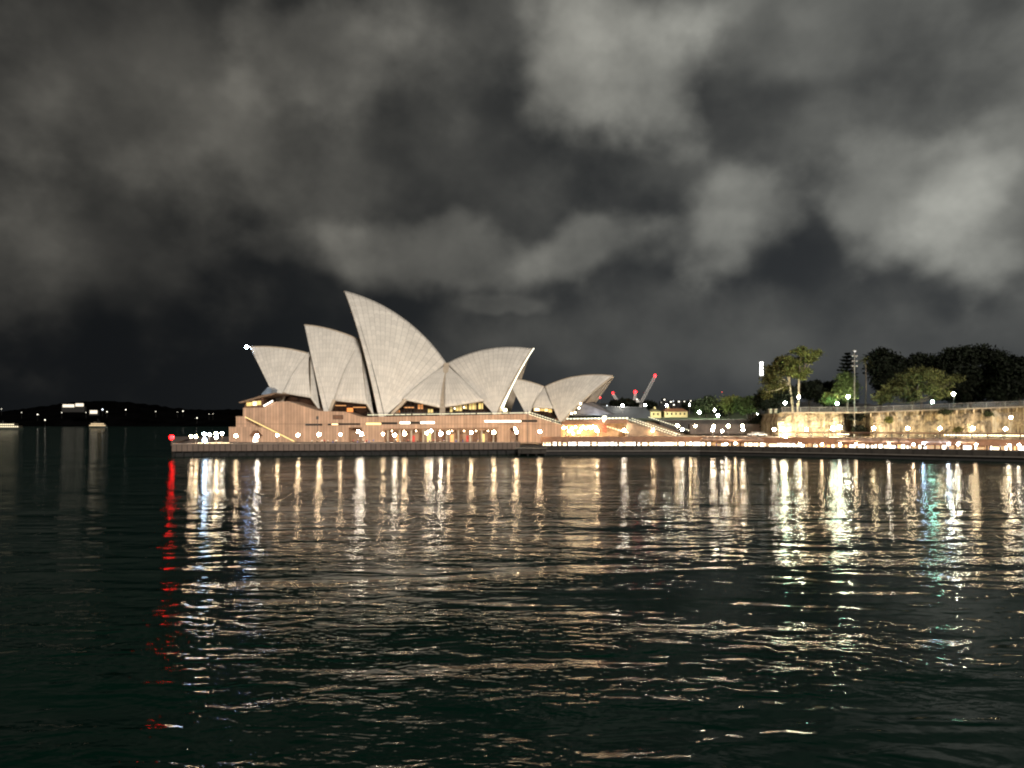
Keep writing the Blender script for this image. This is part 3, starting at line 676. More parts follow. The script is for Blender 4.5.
mb.build('rail_light', E_WIN, s2); mb = MB(); mb.bar(a-Vector((0, 0, .3)), b-Vector((0, 0, .3)), .12); mb.bar(a, a-Vector((0, 0, 2)), .12); mb.bar(b, b-Vector((0, 0, 2)), .12); mb.build('rail', M_POST, s2)

# ------------------------------------------------------------------ upper and lower concourse on the right
zU = 5.9
g = MB(); sheet(g, [640, 680, 720, 760, 800, 840, 880, 920, 960, 1000, 1040, 1150, 1350], QR, 13.0, 62, zU); tag(g.build('upper_concourse', mat('upper_paving', (.23, .165, .12), .7, .2, .6)), kind='structure')
arc = thing('lower_concourse_shops', (*XY(780, QR(780, 14)), ZL), 'long low row of glowing cafe fronts under a terracotta deck edge along the quay', 'shops')
cc = [541, 580, 620, 660, 700, 740, 780, 820, 860, 900, 940, 980, 1024, 1100, 1200, 1350]
mb = MB(); strip(mb, cc, QR, 9.5, 4.0, zU-.01, 4.5); mb.build('deck_edge', M_FASC, arc)
mb = MB(); strip(mb, cc, QR, 16, ZL, 4.6, .4); mb.build('back_wall', mat('shop_wall', (.42, .27, .16), .8, .2, .8), arc)
mb = MB()
for px in np.arange(545, 1340, 13.0): mb.box((*XY(px, QR(px, 10.6)), 3.35), (.34, .34, 1.3))
mb.each('column', M_BROWN, arc)
x = 543.0; k = 0
while x < 1045:
    l = random.choice([2.2, 3.4, 5, 7.5]); 
    zt = 4.5; y0 = QR(x, 15.8); y1 = QR(x+l, 15.8)
    if 541 < x < 700: mt = E_SHOP[random.choice([1, 1, 1, 0, 0])]
    elif x < 782: mt = E_SHOP[random.choice([0, 0, 2, 3, 1])]
    elif x < 900: mt = E_SHOP[random.choice([0, 2, 0, 1, 3])]
    else: mt = E_SHOP[random.choice([0, 3, 2, 3, 1])]
    zt = random.choice([4.3, 4.0, 3.7]) if x < 700 else random.choice([4.2, 3.8, 3.5])
    mb = MB(); mb.add([(*XY(x, y0), 2.3), (*XY(x+l, y1), 2.3), (*XY(x+l, y1), zt), (*XY(x, y0), zt)] + [(*XY(x, y0+.1), 2.3), (*XY(x+l, y1+.1), 2.3), (*XY(x+l, y1+.1), zt), (*XY(x, y0+.1), zt)], [(0,1,2,3),(7,6,5,4),(0,4,5,1),(3,2,6,7),(0,3,7,4),(1,5,6,2)])
    if k < 98: mb.build('shop_front', mt, arc)
    x += l+random.choice([.6, 1.0, 2.2]); k += 1
# low parapet / awning line behind the deck edge
aw = thing('awning_row', (*XY(900, QR(900, 13)), zU), 'long flat brown awning roof above the concourse in front of the sandstone cliff', 'awning')
ca_ = [778, 800, 830, 862, 900, 940, 980, 1024, 1100, 1200, 1350]
mb = MB(); strip(mb, ca_, QR, 13.5, 7.35, 7.75, 4.5); mb.build('roof', mat('awning_brown', (.19, .095, .055), .7, .2, .5), aw)
mb = MB()
for px in np.arange(780, 1340, 16.0): mb.box((*XY(px, QR(px, 13.8)), 6.62), (.2, .2, 1.44))
mb.each('post', M_DKMET, aw)
mb = MB()
for px in np.concatenate([np.arange(945, 1024, 3.1), np.arange(838, 850, 2.5)]): mb.box((*XY(px, QR(px, 17.2)), 6.95), (.55, .2, .34))
mb.each('strip_lamp', mat('awning_strip', (1, .95, .7), .3, emit=3.5, ecol=(1, .92, .62)), aw)
# retaining walls in the middle distance, left of the cliff
t = thing('retaining_wall', (*XY(730, 300), zU), 'dark stepped retaining wall and driveway left of the lit cliff', 'wall')
mb = MB(); mb.prism([P(x, y, 300) for x, y in ((690, 434), (778, 434), (778, 424), (690, 424))], (0, 3, 0)); mb.build('lower_wall', mat('dusky_brick', (.10, .075, .065), .8, .3, .4), t)
mb = MB(); mb.prism([P(x, y, 312) for x, y in ((660, 436), (782, 436), (782, 419.6), (660, 420.6))], (0, 3, 0)); mb.build('upper_wall', mat('dusk_wall', (.055, .045, .04), .8, .3, .4), t)
mb = MB(); mb.bar(P(660, 420.2, 311.4), P(760, 419.4, 311.4), .5, .35); mb.build('coping', mat('grey_coping', (.12, .11, .10), .7, .2, .5), t)

# ------------------------------------------------------------------ sandstone cliff, railing, garden ground
def cliff_mat():
    m = bpy.data.materials.new('sandstone_cliff'); m.use_nodes = True; nt = m.node_tree; N = nt.nodes; L = nt.links
    b = N['Principled BSDF']; b.inputs['Roughness'].default_value = .9; b.inputs['Specular IOR Level'].default_value = .15
    g = N.new('ShaderNodeNewGeometry')
    def noise(sc, scale, det, off=0):
        mp = N.new('ShaderNodeMapping'); mp.inputs['Scale'].default_value = sc; mp.inputs['Location'].default_value = (off,)*3; L.new(g.outputs['Position'], mp.inputs[0])
        t = N.new('ShaderNodeTexNoise'); t.inputs['Scale'].default_value = scale; t.inputs['Detail'].default_value = det; t.inputs['Roughness'].default_value = .65; L.new(mp.outputs[0], t.inputs['Vector']); return t.outputs[0]
    r1 = N.new('ShaderNodeValToRGB'); L.new(noise((1, 1, .06), .5, 5), r1.inputs[0]); e = r1.color_ramp.elements
    e[0].position = .30; e[0].color = (.09, .075, .055, 1); e[1].position = .72; e[1].color = (.64, .57, .44, 1)
    for p, c in ((.42, (.20, .165, .12, 1)), (.52, (.40, .32, .21, 1)), (.60, (.42, .38, .30, 1))):
        x = e.new(p); x.color = c
    mx = N.new('ShaderNodeMix'); mx.data_type = 'RGBA'; mx.blend_type = 'MULTIPLY'
    r2 = N.new('ShaderNodeValToRGB'); L.new(noise((1, 1, .25), 1.6, 6, 9), r2.inputs[0]); r2.color_ramp.elements[0].position = .34; r2.color_ramp.elements[0].color = (.22, .19, .16, 1); r2.color_ramp.elements[1].position = .55; r2.color_ramp.elements[1].color = (1, 1, 1, 1)
    mx.inputs[0].default_value = .62; L.new(r1.outputs[0], mx.inputs[6]); L.new(r2.outputs[0], mx.inputs[7]); L.new(mx.outputs[2], b.inputs['Base Color'])
    bp = N.new('ShaderNodeBump'); bp.inputs['Distance'].default_value = .5; L.new(noise((1, 1, .3), 1.1, 5, 4), bp.inputs['Height']); L.new(bp.outputs[0], b.inputs['Normal']); return m
M_CLIFF = cliff_mat()
def cliffY(px): return QR(px, 31+4*math.sin(px*.07)*.4)
def cliff_top(px): return 413.2 if px < 860 else 413.2-(px-860)/164*5.6
n1, n2 = 220, 14; vs = []; r_ = np.random.default_rng(2)
coarse = r_.normal(0, 1, (n1//4+2, n2//3+3)); pxs = np.linspace(778, 1360, n1+1)
for i, px in enumerate(pxs):
    gap = 15.0/(1+math.exp(-(px-846)*1.2))/(1+math.exp((px-869)*1.2))
    for j in range(n2+1):
        f = j/n2; u, v = i/4, j/3; a, b_ = int(u), int(v); fu, fv = u-a, v-b_
        cval = coarse[a, b_]*(1-fu)*(1-fv)+coarse[a+1, b_]*fu*(1-fv)+coarse[a, b_+1]*(1-fu)*fv+coarse[a+1, b_+1]*fu*fv
        Y = cliffY(px)+gap+cval*.55+f*1.4+r_.normal(0, .10); vs.append((*XY(px, Y), zU-.2+(ZZ(cliff_top(px), cliffY(px))-zU+.2)*f))
mb = MB(); WW = n2+1; mb.add(vs, [(i*WW+j, (i+1)*WW+j, (i+1)*WW+j+1, i*WW+j+1) for i in range(n1) for j in range(n2)])
# return face on the left end of the rock
e = [Vector(vs[j]) for j in range(WW)]; mb.add([p for p in e]+[p+Vector((3, 45, 0)) for p in e], [(j+1, j, WW+j, WW+j+1) for j in range(WW-1)])
tag(mb.build('cliff', M_CLIFF), kind='structure')
def gz(px): return ZZ(cliff_top(px), cliffY(px))
mb = MB(); gp = [772, 790, 820, 860, 900, 940, 980, 1024, 1100, 1200, 1360]
for a, b in zip(gp, gp[1:]):
    va = [(*XY(a, cliffY(a)+1.0), gz(a)), (*XY(b, cliffY(b)+1.0), gz(b)), (*XY(b, cliffY(b)+160), gz(b)+4), (*XY(a, cliffY(a)+160), gz(a)+4)]; mb.add(va, [(0,1,2,3)])
tag(mb.build('garden_ground', mat('garden_grass', (.025, .035, .014), .95, .4, .3)), kind='structure')
# road deck edge on brackets with a railing
dk = thing('cliff_walkway', (*XY(900, cliffY(900)), gz(900)), 'concrete walkway edge carried on brackets along the top of the cliff', 'walkway')
dc = [782, 800, 820, 842, 860, 880, 900, 920, 940, 960, 980, 1003, 1024, 1080, 1150, 1250, 1350]
mb = MB(); strip(mb, dc, lambda p, d: cliffY(p)+d, -.9, lambda p: gz(p)+.02, lambda p: gz(p)+.42, 2.6); mb.build('deck_edge', mat('walk_concrete', (.30, .25, .19), .8, .2, .6), dk)
mb = MB()
for px in np.arange(870, 1350, 8.6): mb.prism([(*XY(px, cliffY(px)-.85), gz(px)+.01), (*XY(px, cliffY(px)+.9), gz(px)+.01), (*XY(px, cliffY(px)+.9), gz(px)-1.3)], (.5, 0, 0))
mb.each('bracket', mat('bracket_concrete', (.40, .33, .23), .8, .2, .6), dk)
rl = thing('cliff_railing', (*XY(900, cliffY(900)), gz(900)+.4), 'grey metal mesh railing running along the cliff top', 'railing')
mb = MB(); mm_ = MB()
rc = np.arange(782, 1350, 1.55)
for k, px in enumerate(rc):
    b0 = Vector((*XY(px, cliffY(px)-.6), gz(px)+.42)); hgt = 1.7
    mb.bar(b0, b0+Vector((0, 0, hgt)), .16 if k % 12 == 0 else .05)
    if k:
        for z in (.15, .6, 1.05, 1.65): mm_.bar(pb+Vector((0, 0, z)), b0+Vector((0, 0, z)), .07 if z < 1.6 else .14)
    pb = b0
mb.build('baluster', mat('rail_grey', (.20, .19, .18), .5, .15, 1), rl); mm_.build('rail_bar', mat('rail_grey', (.2, .19, .18)), rl)
# two stone gate pillars left of the cliff
for k, px in enumerate((770.3, 775.4)):
    b0 = P(px, 418, 292); t = thing('gate_pillar', b0, ['left of the two pale square stone pillars left of the cliff', 'right of the two pale square stone pillars, nearest the cliff'][k], 'pillar', 'stone pillars left of the cliff')
    mb = MB(); mb.box((b0.x, b0.y, b0.z+.9), (1.0, 1.0, 4.6)); mb.build('shaft', mat('pillar_stone', (.30, .24, .17), .8, .2, 1), t); mb = MB(); mb.box((b0.x, b0.y, b0.z+3.32), (1.3, 1.3, .24)); mb.build('cap', M_CONC, t)

# ------------------------------------------------------------------ lamps
def lamp_proto(kind, mt, h, r, label, name='globe_lamp'):
    t = thing(name, (0, 0, -500), label, 'lamp'); z = -500
    mb = MB(); mb.lathe((0, 0, z), [(.16, 0), (.14, .35), (.075, .5), (.06, h-.2), (.13, h-.12), (.13, h)], 8); mb.build('post', M_POST, t)
    mb = MB(); mb.ball((0, 0, z+h+r*.8), r, 12, 8); mb.build('globe', mt, t, smooth=True); return t
zl = 3.55
protos = {}
def globe(px, py, Y, base_z, kind, r, label, group):
    """post lamp whose globe stands at the given column and row, Y metres away"""
    zc = ZZ(py, Y); h = zc-base_z-r*.8; key = (kind, round(h, 1), r)
    mt = {'w': E_WARM, 'n': E_WHITE, 'c': E_COOL, 'g': E_GREEN, 'm': mat('lamp_strong', (1, 1, 1), .3, emit=210, ecol=(1, .78, .46)), 'h': mat('lamp_hot', (1, 1, 1), .3, emit=270, ecol=(1, .86, .56))}[kind]
    loc = (*XY(px, Y), base_z)
    if key not in protos:
        p = lamp_proto(kind, mt, round(h, 1), r, label); p.location = loc; p['group'] = group; protos[key] = p; return p
    return dup(protos[key], loc, 0, label, group)
GL = 'globe lamps along the promenade by the podium'
row = [(191, 436.5, 'w'), (195.7, 436.6, 'w'), (204.5, 434.3, 'c'), (209.5, 434.4, 'n'), (216, 433.6, 'w'), (216.3, 437.0, 'w'), (222, 433.6, 'n'), (236, 435.8, 'w'), (257, 435.8, 'n'), (277.3, 435.3, 'w'), (298, 435, 'w'), (319, 434.6, 'w'),
       (340.3, 434.5, 'w'), (358.2, 431.6, 'n'), (361.6, 434.2, 'n'), (383, 434, 'w'), (394.7, 435.2, 'n'), (404.6, 433.6, 'w'), (426.7, 433.3, 'w'), (431, 431, 'n'), (440.8, 434, 'n'), (448.6, 432.8, 'w'), (471.2, 432.6, 'w'), (493.8, 432.2, 'w'),
       (515, 428.6, 'w'), (516.7, 432.2, 'w'), (539.8, 431.5, 'w')]
spec = {0: 'left lamp of the pair nearest the harbour point', 1: 'right lamp of the pair nearest the harbour point', 2: 'cool white globe lamp above the floodlight', 4: 'upper globe lamp of the close pair left of the podium',
        5: 'lower globe lamp of the close pair left of the podium', 8: 'globe lamp in front of the gabled porch', 13: 'taller globe lamp standing at the dark doorway', 14: 'shorter globe lamp standing at the dark doorway',
        24: 'upper globe lamp of the pair by the door right of the arcade', 25: 'lower globe lamp of the pair by the door right of the arcade', 26: 'lone globe lamp at the right end of the podium wall'}
for i, (px, py, k) in enumerate(row):
    d = 4.0 if i not in (4, 13, 24) else 9.0
    lab = spec.get(i, 'globe lamp on the quay before the podium, %s from the left in its row' % ORD[i])
    globe(px, py, QL(min(px, 519), d), zl, k, [.40, .46, .53][i*7 % 3] if k != 'c' else .5, lab, GL)
GL2 = 'globe lamps on the upper concourse'
row2 = [(597, 430.5, 'w'), (624, 430.0, 'n'), (653, 430.4, 'w'), (677.5, 425.5, 'w'), (682.3, 429.5, 'n'), (695.5, 426, 'w'), (712.6, 429.8, 'n'), (713.8, 426, 'w'), (722, 430.9, 'n'), (728.2, 426, 'w'), (742.3, 425.8, 'w'), (743.3, 429.6, 'n'), (774.3, 429.2, 'n'),
        (782.6, 429.3, 'h'), (785, 436.2, 'h'), (806.5, 429.4, 'w'), (833, 428.3, 'h'), (839.5, 427.0, 'h'), (873.8, 428.4, 'm'), (907.6, 428.4, 'm'), (940, 428.6, 'm'), (972.8, 428.4, 'm'), (1005.6, 428.8, 'm'), (1011, 417.5, 'm')]
for i, (px, py, k) in enumerate(row2):
    Y = QR(px, 19 if px > 690 else 21)
    if px > 778: Y = QR(px, 26)
    if i == 14: Y = QR(px, 12.2)
    lab = 'globe lamp on the upper concourse right of the shells, %s counted from the left' % ORD[i]
    if i == 23: lab = 'highest globe lamp before the cliff at the right edge'
    if i == 14: lab = 'big glaring globe lamp low on the deck edge at the foot of the cliff'
    if i == 17: lab = 'glaring white globe lamp at the dark gap in the cliff'
    globe(px, py, Y, zU, k, .62 if i in (14, 16, 17, 13) else [.50, .40, .46][i*5 % 3], lab, GL2)
# park street lamps above the cliff
def street_lamp(px, py, Y, kind, label, bz):
    t = thing('street_lamp', (*XY(px, Y), bz), label, 'street lamp', 'street lamps in the garden above the cliff'); z = ZZ(py, Y)
    mb = MB(); mb.tube([(*XY(px, Y), bz), (*XY(px, Y), z-.2)], [.11, .07], 8); mb.build('post', M_POST, t)
    mb = MB(); mb.lathe((*XY(px, Y), z), [(.1, .3), (.16, .34), (.05, .5)], 10); mb.build('hood', M_DKMET, t)
    mb = MB(); mb.ball((*XY(px, Y), z-.12), .46, 12, 7); mb.build('bulb', {'g': E_GREEN, 'n': mat('park_lamp', (1, 1, .9), .3, emit=900, ecol=(1, .95, .70))}[kind], t, smooth=True)
street_lamp(798.7, 396.6, 285, 'n', 'white street lamp in front of the pale trunk of the tall lit tree', 13.8)
street_lamp(785, 402.6, 279, 'g', 'greenish street lamp at the left end of the cliff railing', 13.8)
street_lamp(837, 403.2, 273, 'g', 'greenish street lamp beside the round green shrub', 14)
street_lamp(848, 396.3, 278, 'n', 'white street lamp glowing under the tree by the tall mast', 14)
street_lamp(932.5, 401.5, 262, 'g', 'greenish street lamp low in front of the broad olive fig tree', 15)
street_lamp(953.4, 393.6, 263, 'n', 'tall white street lamp at the right side of the olive fig tree', 15)
GL3 = 'small glowing lamps among the tables on the lower promenade'
bl = [(690.5, 443.6, 'w'), (726, 443.8, 'n'), (735.5, 443.5, 'w'), (800, 444, 'w'), (822, 444.2, 'w'), (840, 444.2, 'n'), (856, 444.3, 'w'), (889, 444.3, 'n'), (913.5, 444.4, 'w'), (923.4, 443.2, 'c'), (949, 444, 'c'), (958, 444.4, 'n'), (976, 444.6, 'w'), (1009.5, 445, 'n'), (1019, 445, 'n')]
for i, (px, py, k) in enumerate(bl):
    globe(px, py, QR(px, 2.2), ZL, k, .30, 'short glowing table lamp near the quay edge, %s from the left' % ORD[i], GL3)
# red beacon on the point, floodlight on the point
t = thing('harbour_beacon', (*XY(171.6, QL(172, 1.2)), 3.6), 'red navigation beacon on a short post at the left tip of the quay', 'beacon'); x, y = XY(171.6, QL(172, 1.2))
mb = MB(); mb.lathe((x, y, 3.6), [(.3, 0), (.25, .3), (.1, .5), (.1, 1.9), (.28, 2.0), (.28, 2.1)], 10); mb.build('post', M_POST, t)
mb = MB(); mb.ball((x, y, ZZ(437.3, y)), .72, 12, 7); mb.build('lens', E_RED, t, smooth=True)
t = thing('quay_floodlight', (*XY(204.6, QL(204, 2.5)), zl), 'square white floodlight aimed at the water near the harbour point', 'floodlight'); x, y = XY(204.6, QL(204, 2.5)); z = ZZ(440, y)
mb = MB(); mb.bar((x, y+.2, zl), (x, y+.2, z), .14); mb.build('post', M_POST, t); mb = MB(); mb.box((x, y+.12, z), (1.3, .3, 1.1)); mb.build('housing', M_DKMET, t)
mb = MB(); mb.box((x, y-.06, z), (1.1, .06, .9)); mb.build('lens', mat('flood_cool', (1, 1, 1), .3, emit=70, ecol=(.62, .78, 1)), t)
# low lit kerb of seating by the point
t = thing('lit_bench_row', (*XY(214, QL(214, 7)), zl), 'low warm-lit stone bench curving towards the podium at the left', 'bench')
mb = MB(); strip(mb, [197, 206, 215, 229], lambda p, d: QL(p, 7+(p-197)*.1), 0, zl, zl+.75, .8); mb.build('seat_block', M_CONC, t)
mb = MB(); strip(mb, [197, 206, 215, 229], lambda p, d: QL(p, 6.86+(p-197)*.1), 0, zl+.3, zl+.5, .1); mb.build('light_strip', E_WIN, t)

# ground floodlights added to brighten the rock
WG = 'added floodlights at the foot of the cliff'
for i, (px, en, c_) in enumerate([(784, 2600, (1, .84, .52)), (797, 2200, (1, .88, .60)), (811, 2200, (1, .90, .62)), (825, 2600, (1, .86, .50)), (839, 3200, (1, .90, .62)), (886, 1000, (1, .86, .6)), (903, 1100, (1, .9, .7)), (920, 1100, (1, .9, .68)), (936, 1500, (1, .82, .34)), (955, 1200, (1, .9, .66)), (978, 1000, (1, .88, .68)), (1000, 800, (1, .9, .7))]):
    Y = QR(px, 24.6); x, y = XY(px, Y); t = thing('added_floodlight', (x, y, zU), 'small added floodlight brightening the rock face from the ground, %s from the left' % ORD[i], 'floodlight', WG)
    mb = MB(); mb.lathe((x, y, zU), [(.22, 0), (.22, .06), (.05, .09), (.05, .4)], 8); mb.build('stand', M_DKMET, t)
    mb = MB(); mb.box((x, y-.05, zU+.5), (.5, .3, .34), 0, R(-35)); mb.build('housing', M_DKMET, t)
    mb = MB(); mb.box((x, y+.14, zU+.62), (.42, .03, .26), 0, R(-35)); mb.build('lens', mat('wash_lens', (1, .95, .8), .3, emit=6), t)
    spot((x, y+.35, zU+.75), (x, y+6, zU+4.2), en, c_, 118, .12, t)
# tall masts
t = thing('lighting_mast', (*XY(854.5, 268), zU), 'tall thin mast with clustered fittings rising in front of the cliff', 'mast'); x, y = XY(854.5, 268)
mb = MB(); mb.tube([(x, y, zU), (x, y, ZZ(350, y))], [.28, .12], 8); mb.build('pole', mat('mast_grey', (.22, .21, .19), .5, .2, 1), t)
mb = MB()
for k, py in enumerate((351, 356, 361, 366)):
    for s in (-1, 1): mb.box((x+s*(.7 if k else .3), y-.1, ZZ(py, y)), (.5, .4, .45)); mb.bar((x, y, ZZ(py, y)), (x+s*.7, y, ZZ(py, y)), .07)
mb.each('fitting', mat('mast_fitting', (.35, .34, .32), .4, .2, 1), t)
mb = MB(); mb.ball((x, y-.3, ZZ(351.5, y)), .2, 8, 5); mb.build('tip_lamp', mat('tip_light', (1, 1, 1), .3, emit=1.2), t)
for (px, pt, Y, bz, lab) in ((527.6, 410, 266, 3.6, 'thin dark flagpole before the podium near the landing stage'), (317.4, 416, 263, 3.6, 'dark signal post with a boxy head before the podium wall'), (425.2, 414, 266, 3.6, 'thin dark pole in front of the arcade')):
    t = thing('flagpole', (*XY(px, Y), bz), lab, 'pole'); x, y = XY(px, Y)
    mb = MB(); mb.tube([(x, y, bz), (x, y, ZZ(pt, y))], [.12, .08], 8); mb.build('pole', M_DKMET, t); mb = MB(); mb.box((x, y, bz+.12), (.6, .6, .24)); mb.build('base', M_DKMET, t)
    if px == 317.4: mb = MB(); mb.box((x, y-.1, ZZ(417.8, y)), (.75, .35, 1.1)); mb.build('head', M_DKMET, t)

# ------------------------------------------------------------------ cafe umbrellas, people
M_UMB = mat('umbrella_canvas', (.50, .33, .24), .8, .15, 1)
def umbrella():
    t = thing('cafe_umbrella', (0, 0, -400), 'u', 'umbrella'); z = -400
    mb = MB(); mb.lathe((0, 0, z), [(.35, 0), (.35, .08), (.045, .12), (.04, 3.15)], 8); mb.build('pole', M_POST, t)
    n = 8; vs = [(0, 0, z+3.45)]; 
    for r, zz in ((1.1, 3.02), (2.1, 2.5), (2.1, 2.25)):
        for j in range(n):
            a = 2*math.pi*(j+.5)/n; vs.append((r*math.cos(a), r*math.sin(a), z+zz-.05*(j % 2)*(r > 1.5)))
    fs = [(0, 1+j, 1+(j+1) % n) for j in range(n)] + [(1+k*n+j, 1+k*n+(j+1) % n, 1+(k+1)*n+(j+1) % n, 1+(k+1)*n+j) for k in range(2) for j in range(n)]
    mb = MB(); mb.add(vs, fs); mb.build('canopy', M_UMB, t); return t
up_ = umbrella(); first = True
UG = 'open cafe umbrellas along the lower promenade'
ups = [706, 712.5, 719, 731, 743, 750, 757, 843, 852, 861, 869, 877, 885, 893, 902, 930, 937, 944, 963, 970]
for i, px in enumerate(ups):
    lab = 'open canvas cafe umbrella on the lower promenade, %s from the left end of the row' % ORD[i]
    loc = (*XY(px, QR(px, 4.6+.5*(i % 3))), ZL)
    if i == 0: up_.location = loc; up_['label'] = lab; up_['group'] = UG; up_.rotation_euler.z = .2
    else: dup(up_, loc, random.random(), lab, UG)

def skin_mesh(name, verts, edges, radii, material, parent, lvl=1):
    me = bpy.data.meshes.new(name); off = root_loc(parent)
    me.from_pydata([tuple(Vector(v)) for v in verts], edges, [])
    o = bpy.data.objects.new(name, me); COL.objects.link(o); o.parent = parent
    sk = o.modifiers.new('skin', 'SKIN')
    for i, r in enumerate(radii): me.skin_vertices[0].data[i].radius = (r, r) if not isinstance(r, tuple) else r
    me.skin_vertices[0].data[0].use_root = True
    ss = o.modifiers.new('sub', 'SUBSURF'); ss.levels = lvl; ss.render_levels = lvl
    me.materials.append(material); return o
def person(stride, shirt, trousers, armbend):
    t = thing('person', (0, 0, 0), 'p', 'person')
    s = stride
    V = [(0, 0, .95), (0, 0, 1.12), (0, 0, 1.34), (0, 0, 1.47), (0, -.01, 1.56), (0, -.02, 1.66), (0, -.01, 1.74),
         (.10, 0, .92), (.11, -s*.5, .5), (.11, -s*.75+.03, .08), (.11, -s*.75-.12, .04), (-.10, 0, .92), (-.11, s*.4, .5), (-.11, s*.9, .09), (-.11, s*.9-.14, .04),
         (.17, 0, 1.40), (.23, s*.3, 1.14), (.24, s*.3-armbend, .92), (-.17, 0, 1.40), (-.23, -s*.3, 1.14), (-.24, -s*.3-armbend*.5, .90)]
    E = [(0,1),(1,2),(2,3),(3,4),(4,5),(5,6),(0,7),(7,8),(8,9),(9,10),(0,11),(11,12),(12,13),(13,14),(2,15),(15,16),(16,17),(2,18),(18,19),(19,20)]
    Rr = [.14, .12, .15, .06, .06, .095, .07, .09, .065, .045, .035, .09, .065, .045, .035, .06, .045, .035, .06, .045, .035]
    skin_mesh('body', V, E, Rr, mat('skin', (.45, .28, .20), .6, .1, 4), t)
    k = 1.16
    si = [0, 1, 2, 15, 16, 18, 19]; mp = {v: i for i, v in enumerate(si)}
    skin_mesh('shirt', [V[i] for i in si], [(mp[a], mp[b]) for a, b in E if a in mp and b in mp], [Rr[i]*k+.008 for i in si], shirt, t)
    ti = [0, 7, 8, 9, 11, 12, 13]; mp = {v: i for i, v in enumerate(ti)}
    skin_mesh('trousers', [V[i] for i in ti], [(mp[a], mp[b]) for a, b in E if a in mp and b in mp], [Rr[i]*k+.01 for i in ti], trousers, t)
    mb = MB(); mb.ball((0, .02, 1.69), .105, 10, 6, 1.05); mb.build('hair', mat('hair_dark', (.03, .02, .015), .7, .3, 5), t, smooth=True)
    return t
clo = {n_: mat('cloth_'+n_, c, .85, .15, 4) for n_, c in dict(white=(.75, .75, .72), black=(.02, .02, .022), red=(.45, .03, .03), blue=(.05, .08, .32), tan=(.35, .26, .17), grey=(.15, .15, .16)).items()}
combos = [('white', 'black', .18, .1), ('black', 'blue', 0, .05), ('red', 'black', .2, .12), ('blue', 'tan', .16, .05), ('tan', 'black', 0, .2), ('grey', 'blue', .2, .1)]
pp = []
spots = [(312, 5, 0), (317, 8, 4), (322, 6, 0), (324.5, 6, 2), (328, 7, 0), (333, 5, 1), (336, 6, 0), (353, 8, 2), (357.5, 4.5, 1), (363, 9, 0), (366.5, 6, 2), (369, 6, 5), (373.5, 7, 3), (396, 12, 0), (408, 10, 2), (417.5, 12, 4), (429.5, 5, 1), (434, 9, 2),
         (444, 11, 3), (456, 10, 5), (463, 12, 1), (478, 11, 3), (486, 10, 4)]
PG = 'people walking on the promenade before the podium'
clothes_words = ['a white top', 'a black top', 'a red top', 'a blue top', 'a tan top', 'a grey top']
cnt = {}; proto_p = {}
def put_person(px, Y, z, k, where, group):
    c = cnt.setdefault((k, where), 0); cnt[(k, where)] += 1
    lab = 'person in %s, %s such from the left %s' % (clothes_words[k], ORD[c], where)
    rz = random.choice([R(90), R(-90), R(20), R(160), R(-70)])
    if k not in proto_p:
        a, b, s_, ab = combos[k]; o = person(s_, clo[a], clo[b], ab); o.location = (*XY(px, Y), z); o.rotation_euler.z = rz; o['label'] = lab; o['group'] = group; proto_p[k] = o
    else: dup(proto_p[k], (*XY(px, Y), z), rz, lab, group)
for px, d, k in spots: put_person(px, QL(px, d), zl, k, 'before the podium', PG)
bs = [565, 569.5, 573, 575.5, 580, 584, 587.5, 590, 595, 599, 604, 609, 613, 618, 622, 628, 633, 640, 646]
for i, px in enumerate(bs): put_person(px, T(px, 440, 2.5+(i % 3)*1.5).y, ZZ(441, 280)+.2, (i*5+2) % 6, 'at the bright bar', 'people at the bar')
qs = [716, 735, 748, 790, 797, 815, 826, 848, 858, 866, 874, 883, 897, 911, 925, 948, 990, 1000]
for i, px in enumerate(qs): put_person(px, QR(px, 3.5+(i % 3)*1.8), ZL, (i*7+1) % 6, 'along the lower promenade', 'people on the lower promenade')

# parked cars under the dark wall, small kiosk signs
def car(px, Y, z, col, label):
    x, y = XY(px, Y); t = thing('parked_car', (x, y, z), label, 'car', 'cars parked by the dark retaining wall')
    mb = MB(); prof = [(-2.1, .35), (-2.1, .85), (-1.35, .95), (-.8, 1.42), (.75, 1.45), (1.45, .95), (2.1, .82), (2.15, .35)]; mb.prism([(x+a, y-.85, z+b) for a, b in prof], (0, 1.7, 0)); mb.build('body', mat('car_'+col[0], col[1], .3, .05, 1), t)
    mb = MB(); mb.prism([(x+a, y-.87, z+b) for a, b in ((-1.15, .97), (-.72, 1.36), (.68, 1.38), (1.2, .97))], (0, 1.74, 0)); mb.build('window', M_GLASSD, t)
    for dx in (-1.3, 1.3):
        for dy in (-.8, .8):
            mb = MB(); mb.tube([(x+dx, y+dy-.1, z+.33), (x+dx, y+dy+.1, z+.33)], .33, 12); mb.build('wheel', M_BLACK, t)
for px, c, lab in ((754, ('silver', (.4, .4, .42)), 'silver car parked left by the dark wall'), (760.5, ('white', (.6, .6, .6)), 'white car parked right by the dark wall')): car(px, QR(px, 24), zU, c, lab)

